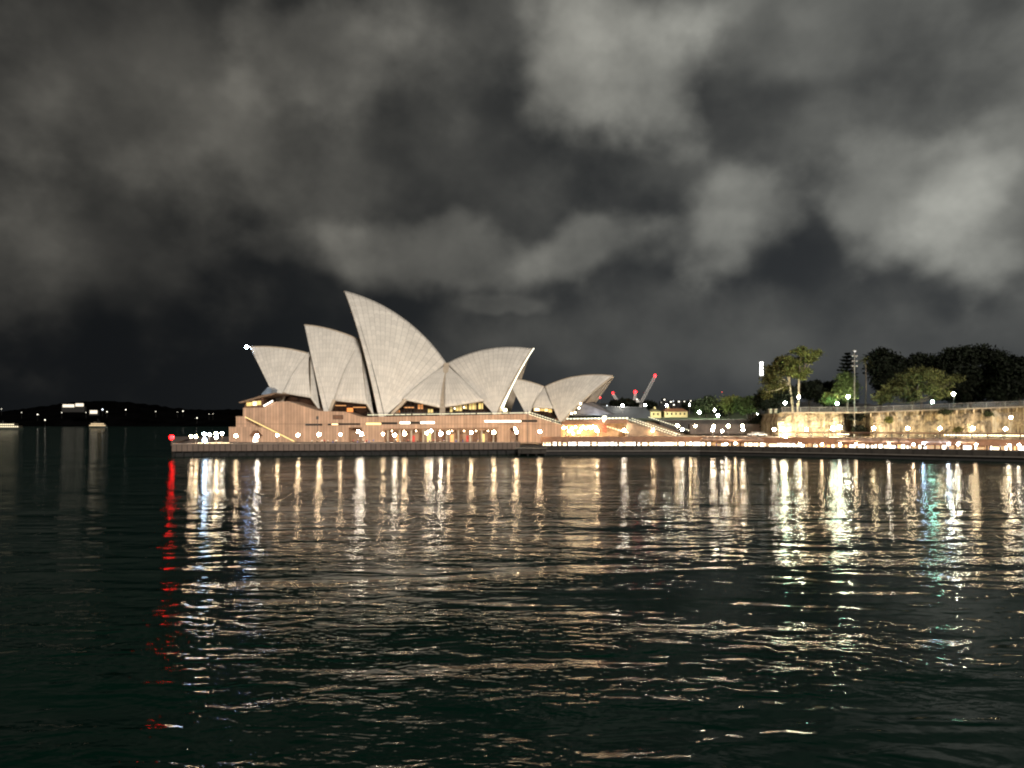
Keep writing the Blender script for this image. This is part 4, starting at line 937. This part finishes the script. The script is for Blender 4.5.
# ------------------------------------------------------------------ trees
def foliage(blobs, n_clump, per, spread, size, r_):
    vol = np.array([b[3]*b[4]*b[5] for b in blobs])**.67; pr = vol/vol.sum()
    V = []; Fc = []
    ids = r_.choice(len(blobs), n_clump, p=pr)
    for i in ids:
        cx, cy, cz, rx, ry, rz = blobs[i]; d = r_.normal(size=3); d /= np.linalg.norm(d); rad = r_.random()**.42
        c = np.array([cx, cy, cz])+d*rad*np.array([rx, ry, rz])
        L_ = c+r_.normal(0, spread, (per, 3))*np.array([1.2, 1.2, .65])
        for p in L_:
            a = r_.normal(size=3); a /= np.linalg.norm(a); b = np.cross(a, r_.normal(size=3)); b /= np.linalg.norm(b)
            s = size*(.6+.8*r_.random()); o = len(V)
            V += [p+a*s, p+b*s*.55, p-a*s, p-b*s*.55]; Fc.append((o, o+1, o+2, o+3))
    return V, Fc
def leaf_mat(name, col):
    m = mat(name, col, .75, .45, .45, spec=.2); return m
LEAF = {k: leaf_mat('leaf_'+k, c) for k, c in dict(olive=(.075, .070, .020), green=(.050, .070, .020), dark=(.008, .011, .005), lit=(.12, .13, .035), fig=(.080, .080, .026), mid=(.026, .034, .013)).items()}  # lamplight and night shade are put into the lit and dark leaf colours
BARK = mat('pale_bark', (.36, .29, .20), .85, .25, 1.5); BARKD = mat('dark_bark', (.05, .04, .03), .9, .3, 1.5)
def tree(label, px, Y, bz, blobs_px, leaf, bark=BARKD, n=260, per=16, spread=.75, size=.42, trunk_r=.5, group='trees in the garden above the cliff', seed=0, kind='tree', forks=None, depth=1.0):
    """blobs_px: (column, row, half width, half height) in pixels at the tree's own distance"""
    r_ = np.random.default_rng(seed+int(px)); x, y = XY(px, Y); t = thing(kind, (x, y, bz), label, 'tree', group)
    k = Y/F; blobs = []
    for i, (bx, by, hw, hh) in enumerate(blobs_px):
        c = P(bx, by, Y); blobs.append((c.x, c.y+r_.uniform(-.45, .45)*hw*k*depth, c.z, hw*k, hw*k*depth, hh*k))
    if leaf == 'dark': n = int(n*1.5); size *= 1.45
    V, Fc = foliage(blobs, n, per, spread, size, r_); mb = MB(); mb.v = [tuple(v) for v in V]; mb.f = Fc; cr = mb.build('crown', LEAF[leaf], t)
    mb = MB(); lowest = min(b[2]-b[5]*.3 for b in blobs); fk = Vector((x, y, bz+max(1.0, (lowest-bz)*.75)))
    if forks: fk = P(*forks, Y)
    mb.tube([(x, y, bz-.4), Vector((x, y, bz)).lerp(fk, .5)+Vector((.15, 0, 0)), fk], [trunk_r*1.25, trunk_r, trunk_r*.8], 8)
    for b in blobs:
        e = Vector(b[:3]); m_ = fk.lerp(e, .5)+Vector((0, 0, -.08*(e-fk).length)); mb.tube([fk, m_, e, e+Vector((b[3]*.3, 0, b[5]*.5))], [trunk_r*.6, trunk_r*.42, trunk_r*.25, .05], 6)
    mb.build('trunk', bark, t); return t
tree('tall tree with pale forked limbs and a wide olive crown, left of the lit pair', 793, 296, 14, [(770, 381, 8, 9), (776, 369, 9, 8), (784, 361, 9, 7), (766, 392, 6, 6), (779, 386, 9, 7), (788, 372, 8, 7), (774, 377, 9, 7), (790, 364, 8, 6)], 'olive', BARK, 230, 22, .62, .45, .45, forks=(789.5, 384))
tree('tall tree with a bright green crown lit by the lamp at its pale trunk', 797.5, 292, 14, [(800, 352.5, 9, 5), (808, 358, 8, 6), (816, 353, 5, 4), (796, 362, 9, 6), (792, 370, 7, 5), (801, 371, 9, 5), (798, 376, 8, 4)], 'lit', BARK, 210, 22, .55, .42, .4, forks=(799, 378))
tree('dark rounded tree below the left side of the pale-limbed tree', 768, 300, 10, [(764, 401, 8, 9), (774, 398, 10, 10), (785, 394, 9, 9)], 'dark', n=240, seed=3)
tree('dark tree right of the lamp-lit pale trunk', 809, 312, 14, [(806, 391, 9, 9), (815, 389, 8, 8), (822, 395, 8, 9)], 'dark', n=220, seed=4)
tree('low dark tree left of the conifer', 833, 316, 14, [(829, 393, 8, 10), (838, 389, 8, 10), (834, 400, 9, 7)], 'dark', n=220, seed=5)
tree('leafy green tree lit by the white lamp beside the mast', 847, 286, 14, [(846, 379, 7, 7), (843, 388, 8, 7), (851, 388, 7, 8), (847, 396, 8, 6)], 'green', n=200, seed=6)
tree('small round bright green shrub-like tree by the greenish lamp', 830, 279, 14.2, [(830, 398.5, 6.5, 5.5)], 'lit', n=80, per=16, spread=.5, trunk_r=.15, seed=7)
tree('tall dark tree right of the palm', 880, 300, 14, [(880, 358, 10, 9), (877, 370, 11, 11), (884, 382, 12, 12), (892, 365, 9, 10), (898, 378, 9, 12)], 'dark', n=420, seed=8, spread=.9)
tree('broad spreading fig tree with an olive-brown crown behind the railing', 912, 277, 14.5, [(882, 398, 9, 5), (893, 391, 11, 7), (903, 382, 11, 8), (918, 374, 14, 7), (934, 376, 12, 7), (945, 384, 10, 6), (926, 387, 16, 7), (910, 395, 13, 6), (940, 394, 12, 6), (955, 379, 6, 4)], 'fig', n=520, seed=9, spread=.7, trunk_r=.8)
tree('dark tree with a low pointed top behind the broad fig', 921, 305, 15, [(921, 362, 11, 8), (910, 366, 11, 8), (932, 368, 11, 9), (905, 378, 12, 12)], 'dark', n=330, seed=10)
tree('largest dark dome-shaped tree at the right', 970, 300, 15, [(945, 362, 14, 10), (960, 356, 16, 9), (978, 355, 16, 9), (995, 361, 13, 10), (955, 378, 20, 14), (985, 378, 20, 14), (970, 394, 24, 10)], 'dark', n=640, seed=11, spread=1.0)
tree('dark tree filling the right edge of the garden', 1020, 285, 15.5, [(1010, 365, 12, 9), (1025, 366, 14, 12), (1012, 382, 15, 12), (1030, 388, 16, 12), (1005, 395, 14, 8)], 'dark', n=420, seed=12)
tree('dark tree just beyond the right edge', 1065, 285, 16, [(1060, 370, 16, 12), (1075, 380, 16, 14), (1055, 392, 14, 9)], 'dark', n=300, seed=13)
tree('dark bushy tree at the left foot of the cliff', 768, 303, 6, [(762, 421, 7, 6), (771, 421, 7, 7), (756, 426, 6, 5)], 'dark', n=140, seed=14, trunk_r=.2)
FG = 'trees in the park beyond the dark wall'
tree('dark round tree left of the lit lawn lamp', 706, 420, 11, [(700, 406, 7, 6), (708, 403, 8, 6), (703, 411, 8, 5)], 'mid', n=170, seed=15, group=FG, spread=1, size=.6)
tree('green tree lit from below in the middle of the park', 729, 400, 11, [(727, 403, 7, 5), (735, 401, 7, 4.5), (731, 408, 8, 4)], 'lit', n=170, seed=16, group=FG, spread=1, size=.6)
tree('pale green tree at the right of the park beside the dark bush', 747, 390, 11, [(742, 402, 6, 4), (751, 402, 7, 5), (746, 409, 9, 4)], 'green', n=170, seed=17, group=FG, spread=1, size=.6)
tree('dark low tree between the yellow house and the park', 718, 430, 11, [(716, 408, 6, 6), (722, 410, 6, 6)], 'dark', n=110, seed=18, group=FG, spread=1, size=.6)
tree('thin pale shrub tree at the left foot of the tall crown', 760, 360, 10, [(758, 403, 5, 5), (762, 396, 4, 5)], 'green', n=80, seed=19, group=FG, spread=.8, size=.5, trunk_r=.2)
for i, (px, py) in enumerate(((617, 404), (626, 402), (632, 403), (640, 405), (648, 404), (690, 405))):
    tree('distant dark tree above the shed roof, %s from the left' % ORD[i], px, 640, 18, [(px-2, py+1, 4, 4), (px+2.5, py+2, 4, 4)], 'dark', n=70, seed=20+i, group='distant dark trees above the shed', spread=1.2, size=.9)
for i, (px, py, hw, hh, lf, lab) in enumerate([(889, 419.5, 3, 3.4, 'lit', 'green fern clump hanging on the lit rock left of the broad fig trunk'), (858, 416, 8, 5, 'dark', 'dark bush overhanging the shadowed gap in the cliff'), (858, 430, 7, 4, 'dark', 'dark bush at the foot of the shadowed gap in the cliff'), (944, 412, 6, 2.5, 'mid', 'low bush spilling over the cliff edge under the walkway'),
        (988, 414, 3, 2.4, 'mid', 'small fern clump near the top of the rock at the right'), (957, 430, 3, 2.6, 'olive', 'yellowish shrub at the foot of the lit cliff')]):
    tree(lab, px, cliffY(px)-.4+(3 if px == 858 else 0), zU if py > 425 else ZZ(py+hh, cliffY(px)), [(px, py, hw, hh)], lf, n=40, per=12, spread=.35, size=.28, trunk_r=.08, group='plants on the cliff', seed=60+i, kind='shrub')
# conifer with whorls
def conifer(label, px, Y, bz, ptop, hw):
    x, y = XY(px, Y); t = thing('conifer', (x, y, bz), label, 'tree', 'trees in the garden above the cliff'); zt = ZZ(ptop, Y); r_ = np.random.default_rng(44)
    mb = MB(); mb.tube([(x, y, bz), (x, y, zt)], [.45, .06], 8); mb.build('trunk', BARKD, t); mb = MB(); tiers = 16
    for k in range(tiers):
        f = k/(tiers-1); z = bz+3+(zt-bz-3.2)*f; Lr = hw*(1-f)**.5*(.55+.45*f**.3)+.5
        for j in range(9):
            a = 2*math.pi*(j+k*.4)/9
            for s in np.linspace(.15, 1, 7):
                p = np.array([x+math.cos(a)*Lr*s, y+math.sin(a)*Lr*s, z+.5*s*s*Lr*.35])
                for q in range(3):
                    d = r_.normal(0, .16, 3); o = len(mb.v); u = np.array([math.cos(a), math.sin(a), .25])*.75; v = np.array([-math.sin(a), math.cos(a), r_.normal(0, .3)])*.42
                    mb.v += [tuple(p+d+u), tuple(p+d+v), tuple(p+d-u), tuple(p+d-v)]; mb.f.append((o, o+1, o+2, o+3))
    mb.build('crown', LEAF['dark'], t)
conifer('tall dark layered conifer just left of the mast', 847.5, 300, 14, 353.5, 4.6)
def palm(label, px, Y, bz, ptop):
    x, y = XY(px, Y); t = thing('palm_tree', (x, y, bz), label, 'tree', 'trees in the garden above the cliff'); zt = ZZ(ptop+4, Y)
    mb = MB(); mb.tube([(x, y, bz), (x+.2, y, (bz+zt)/2), (x, y, zt)], [.32, .24, .2], 8); mb.build('trunk', mat('palm_bark', (.12, .10, .075), .9, .25, 2), t); mb = MB(); r_ = np.random.default_rng(5)
    for j in range(26):
        a = r_.uniform(0, 2*math.pi); el = r_.uniform(-.5, 1.2); L_ = 3.3; pv = None
        for s in range(7):
            f = s/6; h_ = L_*f; p = Vector((x+math.cos(a)*h_*math.cos(el), y+math.sin(a)*h_*math.cos(el), zt+h_*math.sin(el)-1.5*f*f))
            if pv is not None:
                sd = Vector((-math.sin(a), math.cos(a), -.4))*(.42*(1-f*.7)); mb.add([pv-sd, p-sd*.8, p, pv], [(0,1,2,3)]); sd2 = Vector((math.sin(a), -math.cos(a), -.4))*(.42*(1-f*.7)); mb.add([pv, p, p+sd2*.8, pv+sd2], [(0,1,2,3)])
            pv = p
    mb.build('crown', LEAF['fig'], t)
palm('slender tall palm between the mast and the dark trees', 865.5, 290, 14, 356)

# ------------------------------------------------------------------ distant things on the right: shed, houses, cranes, tower lights
g = MB(); g.add([P(585, 421, 330), P(778, 420.8, 330), P(790, 414, 760), P(560, 414, 760)], [(0,1,2,3)]); tag(g.build('park_ground', mat('park_lawn', (.06, .09, .025), .95, .3, .1)), kind='structure')
t = thing('dark_shed', P(630, 419, 420), 'long dark blue-grey shed roof behind the staircase', 'shed')
mb = MB(); mb.prism([P(x, y, 420) for x, y in ((600, 419), (650.5, 419), (650.5, 412), (645, 407.8), (606, 406.2), (600, 411))], (0, 40, 0)); mb.build('roof', mat('slate_blue', (.030, .034, .042), .6, .2, .2), t)
mb = MB(); mb.bar(P(600, 406.4, 419), P(646, 407.8, 419), .5); mb.build('ridge_edge', mat('slate_edge', (.06, .065, .075), .5, .2, 1), t)
def house(px0, px1, eave, ridge_, base, Y, label, wallm, roofm, nwin):
    a, b = P(px0, base, Y), P(px1, base, Y); t = thing('yellow_house', ((a.x+b.x)/2, Y, a.z), label, 'house', 'lit yellow houses beyond the steps'); ze, zr = ZZ(eave, Y), ZZ(ridge_, Y); dp = 12
    mb = MB(); mb.box(((a.x+b.x)/2, Y+dp/2, (a.z-3+ze)/2), (b.x-a.x, dp, ze-a.z+3)); mb.build('wall', wallm, t)
    mb = MB(); o_ = .6; mb.add([(a.x-o_, Y-o_, ze), (b.x+o_, Y-o_, ze), (b.x+o_, Y+dp+o_, ze), (a.x-o_, Y+dp+o_, ze), (a.x+2, Y+dp/2, zr), (b.x-2, Y+dp/2, zr)], [(0,1,5,4),(2,3,4,5),(1,2,5),(3,0,4),(3,2,1,0)]); rf = mb.build('roof', roofm, t)
    mb = MB(); mb.box((a.x+3.4, Y+dp/2, zr+.3), (1, 1, 1.6)); mb.build('chimney', wallm, rf)
    for k in range(nwin):
        px = px0+(px1-px0)*(k+.7)/(nwin+.4); c = P(px, (eave*.6+base*.4), Y); mb = MB(); mb.box((c.x, Y-.03, c.z), (.9, .1, 1.3)); mb.build('window', M_GLASSD, t)
M_YEL = mat('yellow_render', (.74, .63, .30), .8, .1, .6)
house(650.5, 661, 411.4, 408.6, 418, 440, 'smaller tall yellow house left of the orange-roofed one', M_YEL, mat('buff_roof', (.22, .19, .11), .8, .2, .5), 2)
house(664.5, 687.5, 411.6, 408.2, 417, 470, 'long yellow house with an orange tiled roof beyond the steps', M_YEL, mat('orange_tile', (.30, .13, .06), .8, .2, .5), 5)
def pole_lamp(px, py, Y, mt, label, group, drop=6, r=.5):
    c = P(px, py, Y); t = thing('distant_lamp', (c.x, c.y, c.z-drop), label, 'lamp', group); mb = MB(); mb.tube([(c.x, c.y, c.z-drop), (c.x, c.y, c.z-r*.8)], [.16, .1], 6); mb.build('post', M_POST, t); mb = MB(); mb.ball(c, r, 8, 6); mb.build('bulb', mt, t, smooth=True)
E_FAR = mat('far_lamp', (1, 1, .95), .3, emit=420, ecol=(1, .93, .76)); E_FARG = mat('far_lamp_green', (1, 1, 1), .3, emit=450, ecol=(.8, 1, .78)); E_DOT = mat('far_dot', (1, 1, .9), .3, emit=3.0, ecol=(1, .93, .76)); E_DOTC = mat('far_dot_cool', (1, 1, 1), .3, emit=2.6, ecol=(.82, .9, 1))
for px, py, Y, mt, lab, r in ((622.5, 405.6, 415, E_FAR, 'bright white lamp above the left part of the dark shed', .55), (645.2, 405.2, 430, E_FAR, 'bright white lamp at the right end of the dark shed roof', .6), (666.6, 405.2, 461, E_FAR, 'bright white lamp above the orange house roof', .6),
        (699.3, 412.3, 405, E_FARG, 'large bright white lamp before the round dark park tree', .7), (714.5, 410.2, 410, E_FAR, 'white lamp right of the round dark park tree', .45), (717.8, 415.3, 385, E_FARG, 'greenish-white lamp on the lawn left of the park wall', .6), (757.5, 414.5, 380, E_FARG, 'small lamp low beside the dark bush near the pillars', .4), (689.5, 405, 480, E_FAR, 'small white lamp right of the orange roof', .4)):
    pole_lamp(px, py, Y, mt, lab, 'lamps in the park beyond the wall', 4 if Y < 425 else 6, r)
pts = [(607, 405.6), (611.8, 405.7), (613.6, 405.5), (615.5, 405.4), (637, 399.3), (671, 401.8), (673.3, 401.2), (676.5, 403), (679, 401.6), (682.5, 404.8), (684.5, 401.6), (662, 402.4), (688, 403.3), (691, 401), (664.5, 399.6), (694.5, 403.8), (620, 401.6), (674, 404.8), (668.5, 403.4), (707, 397.5)]
for i, (px, py) in enumerate(pts):
    Y = 780+30*(i % 4); c = P(px, py, Y); t = thing('distant_house', (c.x, c.y, c.z-5), 'tiny dark distant house with one lit window on the far hill, %s from the left' % ORD[sorted(range(len(pts)), key=lambda q: pts[q][0]).index(i)], 'house', 'tiny houses on the far hill')
    mb = MB(); mb.box((c.x, c.y+3, c.z-1.5), (4.5, 5, 6)); mb.build('wall', M_BLACK, t); mb = MB(); mb.box((c.x, c.y+.44, c.z), (.9+.35*(i % 3), .1, .9)); mb.build('window', E_DOT if i % 3 else E_DOTC, t)
def crane(label, base, mast_top, tip, Y, beacon, br=.5, mcol=(.6, .58, .55)):
    b0 = P(*base, Y); mt_ = P(*mast_top, Y); tp = P(*tip, Y); m = mat('crane_steel', mcol, .5, .15, .5)
    t = thing('tower_crane', b0, label, 'crane', 'tower cranes over the far skyline')
    def lattice(mb, a, b, wd, n):
        ax = (b-a).normalized(); s = ax.cross(Vector((0, 1, 0))).normalized()*wd/2; d = Vector((0, 1, 0))*wd/2
        cs = [s+d, s-d, -s-d, -s+d]
        for c in cs: mb.bar(a+c, b+c, wd*.16)
        for k in range(n):
            p, q = a.lerp(b, k/n), a.lerp(b, (k+1)/n)
            for i in range(4): mb.bar(p+cs[i], q+cs[(i+1) % 4], wd*.1)
    mb = MB(); lattice(mb, b0, mt_, 1.6, 10); mb.build('mast', m, t); mb = MB(); lattice(mb, mt_, tp, 1.7, 18); mb.build('boom', m, t)
    back = mt_+(mt_-tp).normalized()*6; back.z = mt_.z+1.2; mb = MB(); mb.bar(mt_, back, 1.1, .8); mb.box(back, (2.2, 2, 2.2)); mb.build('counterweight', m, t)
    mb = MB(); mb.box(mt_+Vector((0, -1.3, -.3)), (1.5, 1.3, 1.9)); mb.build('cab', M_DKMET, t)
    mb = MB(); mb.ball(P(*beacon, Y-1.2), br, 10, 6); mb.build('beacon', mat('crane_red', (1, .1, .1), .3, emit=14, ecol=(1, .012, .016)), t, smooth=True)
crane('tall crane with a long pale boom slanting up to a red lamp', (640, 412), (641, 402.5), (655, 376), 620, (655, 375.6), 1.05)
crane('crane with a large red lamp left of the tall slanting boom', (634, 412), (634.5, 402), (635.3, 393), 640, (635.3, 391.8), 1.2, (.03, .03, .03))
crane('small crane with a thin pale boom leaning left near the small shells', (620, 412), (619.5, 405), (613, 394), 660, (612.8, 392.8), .7)
for px, lab in ((595.6, 'red lamp mast, left of the close pair beside the small right shell'), (600, 'red lamp mast, right of the close pair beside the small right shell')):
    c = P(px, 397.5, 560); t = thing('warning_mast', (c.x, c.y, c.z-18), lab, 'mast', 'paired red lamp masts'); mb = MB(); mb.tube([(c.x, c.y, c.z-18), (c.x, c.y, c.z)], [.3, .15], 6); mb.build('pole', M_DKMET, t); mb = MB(); mb.ball(c, .75 if px < 598 else .5, 10, 6); mb.build('lens', mat('crane_red', (1, .1, .1)), t)
c = P(722, 392, 700); t = thing('warning_mast', (c.x, c.y, c.z-22), 'faint tiny red lamp on a lone mast above the park trees', 'mast'); mb = MB(); mb.tube([(c.x, c.y, c.z-22), (c.x, c.y, c.z)], [.3, .15], 6); mb.build('pole', M_DKMET, t); mb = MB(); mb.ball(c, .4, 8, 5); mb.build('lens', mat('faint_red', (1, .2, .2), .3, emit=1.5, ecol=(1, .1, .05)), t)
# lit mast left of the tall tree
c0 = P(763, 412, 420); t = thing('stadium_light_mast', c0, 'dark mast topped by a tall double column of white lights left of the tall tree', 'light mast')
mb = MB(); mb.tube([P(763, 412, 420.6), P(763, 376, 420.6)], [.5, .35], 8); mb.build('pole', M_DKMET, t); mb = MB(); mb.prism([P(x, y, 420) for x, y in ((759.4, 376.6), (763.6, 376.2), (763.6, 361.2), (759.4, 361.6))], (0, .5, 0)); mb.build('panel', M_DKMET, t)
mb = MB()
for i in range(2):
    for j in range(8): mb.ball(P(760.5+i*2.0, 362.6+j*1.8, 419.7), .42, 8, 5)
mb.build('lamp_array', mat('array_white', (1, 1, .95), .3, emit=4.5, ecol=(1, 1, .93)), t)

# ------------------------------------------------------------------ far left: ferries and shore lights
def ferry(px0, px1, pw, Y, label, decks, mt):
    a, b = P(px0, pw, Y), P(px1, pw, Y); L_ = b.x-a.x; cx = (a.x+b.x)/2; t = thing('ferry', (cx, Y, 0), label, 'ferry'); wd = L_*.16
    n = 9; vs = []
    for z, s in ((-.5, .9), (3.0, 1.0)):
        for k in range(n): f = k/(n-1)*2-1; vs.append((cx+f*L_/2*s, Y-wd/2*(1-abs(f)**3), z))
        for k in range(n): f = 1-k/(n-1)*2; vs.append((cx+f*L_/2*s, Y+wd/2*(1-abs(f)**3), z))
    m_ = 2*n; mb = MB(); mb.add(vs, [tuple(range(m_)), tuple(range(2*m_-1, m_-1, -1))] + [(i, (i+1) % m_, m_+(i+1) % m_, m_+i) for i in range(m_)]); mb.build('hull', mat('ferry_hull', (.012, .018, .012), .5, .2, .2), t)
    for k in range(decks):
        z = 3.0+k*3.0; l = L_*(.86-.17*k); mb = MB(); mb.box((cx, Y, z+1.45), (l, wd*.8, 2.9)); dk_ = mb.build('deck_cabin', mat('ferry_cream', (.09, .075, .05), .6, .1, .3), t)
        mb = MB(); nw = int(l/2.6)
        for j in range(nw): mb.box((cx-l/2+(j+.5)*l/nw, Y-wd*.4-.06, z+1.6), (1.9, .1, 1.5))
        mb.build('window_row', mt, dk_)
    z = 3+decks*3; mb = MB(); mb.box((cx-L_*.14, Y, z+1.1), (L_*.14, wd*.4, 2.2)); mb.build('wheelhouse', mat('ferry_cream', (.45, .4, .28)), t); mb = MB(); mb.lathe((cx+L_*.08, Y, z), [(1.1, 0), (1.0, 3.5)], 10); mb.build('funnel', M_BLACK, t); mb = MB(); mb.tube([(cx, Y, z), (cx, Y, z+8)], .15, 6); mb.build('mast', M_POST, t)
E_FER = mat('ferry_window', (1, .9, .65), .3, emit=1.0, ecol=(1, .88, .6))
ferry(-26, 24, 430.3, 1060, 'long brightly lit ferry leaving the left edge of the harbour', 2, E_FER)
ferry(88.5, 107.5, 428.0, 1420, 'small lit ferry with a tall bright stern below the far shore lights', 2, mat('ferry_window_warm', (1, .8, .5), .3, emit=.8, ecol=(1, .72, .42)))
c = P(73, 408, 1900); t = thing('waterfront_hall', (c.x, c.y, c.z-10), 'long low floodlit building high on the dark far shore', 'building'); mb = MB(); mb.box((c.x, c.y+5, c.z-3), (56, 9, 14)); mb.build('wall', M_BLACK, t)
for px0, px1, y0, y1 in ((62.4, 74, 404.4, 407.2), (75.2, 83.3, 403.4, 406.4)):
    a, b = P(px0, y1, 1899), P(px1, y0, 1899); mb = MB(); mb.box(((a.x+b.x)/2, 1900.3, (a.z+b.z)/2), (b.x-a.x, .3, b.z-a.z)); mb.build('lit_facade', mat('far_facade', (1, .9, .75), .3, emit=.6, ecol=(1, .92, .76)), t)
c = P(93.5, 412, 1880); t = thing('waterfront_hall', (c.x, c.y, c.z-10), 'small bright boathouse on the far shore above the small ferry', 'building'); mb = MB(); mb.box((c.x, c.y+4, c.z-2), (22, 7, 12)); mb.build('wall', M_BLACK, t); mb = MB(); mb.box((c.x, c.y+.3, c.z), (18, .3, 8)); mb.build('lit_facade', mat('far_facade', (1, .9, .75), .3, emit=.6, ecol=(1, .92, .76)), t)
fl_ = [(102.5, 409.5, 2.4, E_DOTC), (107, 411.8, 1.6, E_DOT), (125.8, 409.8, 1.6, E_DOT), (37.6, 414.5, 1.7, E_DOT), (45, 420, 1.7, E_DOT), (61.8, 412.6, 1.1, E_DOT), (183, 411.2, 1.7, E_DOT), (197, 418, 1.7, E_DOT), (21.5, 412.5, 1.0, E_DOT), (155.7, 411.5, .9, E_DOT), (177.5, 412, .7, E_DOT), (209, 414, .9, E_DOT), (213, 414, .8, E_DOT), (1.5, 409, 1, E_DOT), (86, 412.5, .9, E_DOT)]
o_ = sorted(range(len(fl_)), key=lambda q: fl_[q][0])
for i, (px, py, r, mt) in enumerate(fl_):
    Y = 1780; c = P(px, py, Y); t = thing('shore_lamp', (c.x, c.y, c.z-14), ('bright blue-white lamp on the far shore above the small ferry' if i == 0 else 'tiny shore lamp on the dark far headland, %s from the left' % ORD[o_.index(i)]), 'lamp', 'lamps on the dark far shore')
    mb = MB(); mb.tube([(c.x, c.y, c.z-14), (c.x, c.y, c.z)], [.3, .2], 6); mb.build('post', M_BLACK, t); mb = MB(); mb.ball(c, r*.72, 8, 6); mb.build('bulb', mt, t)
print('objects', len(bpy.data.objects))
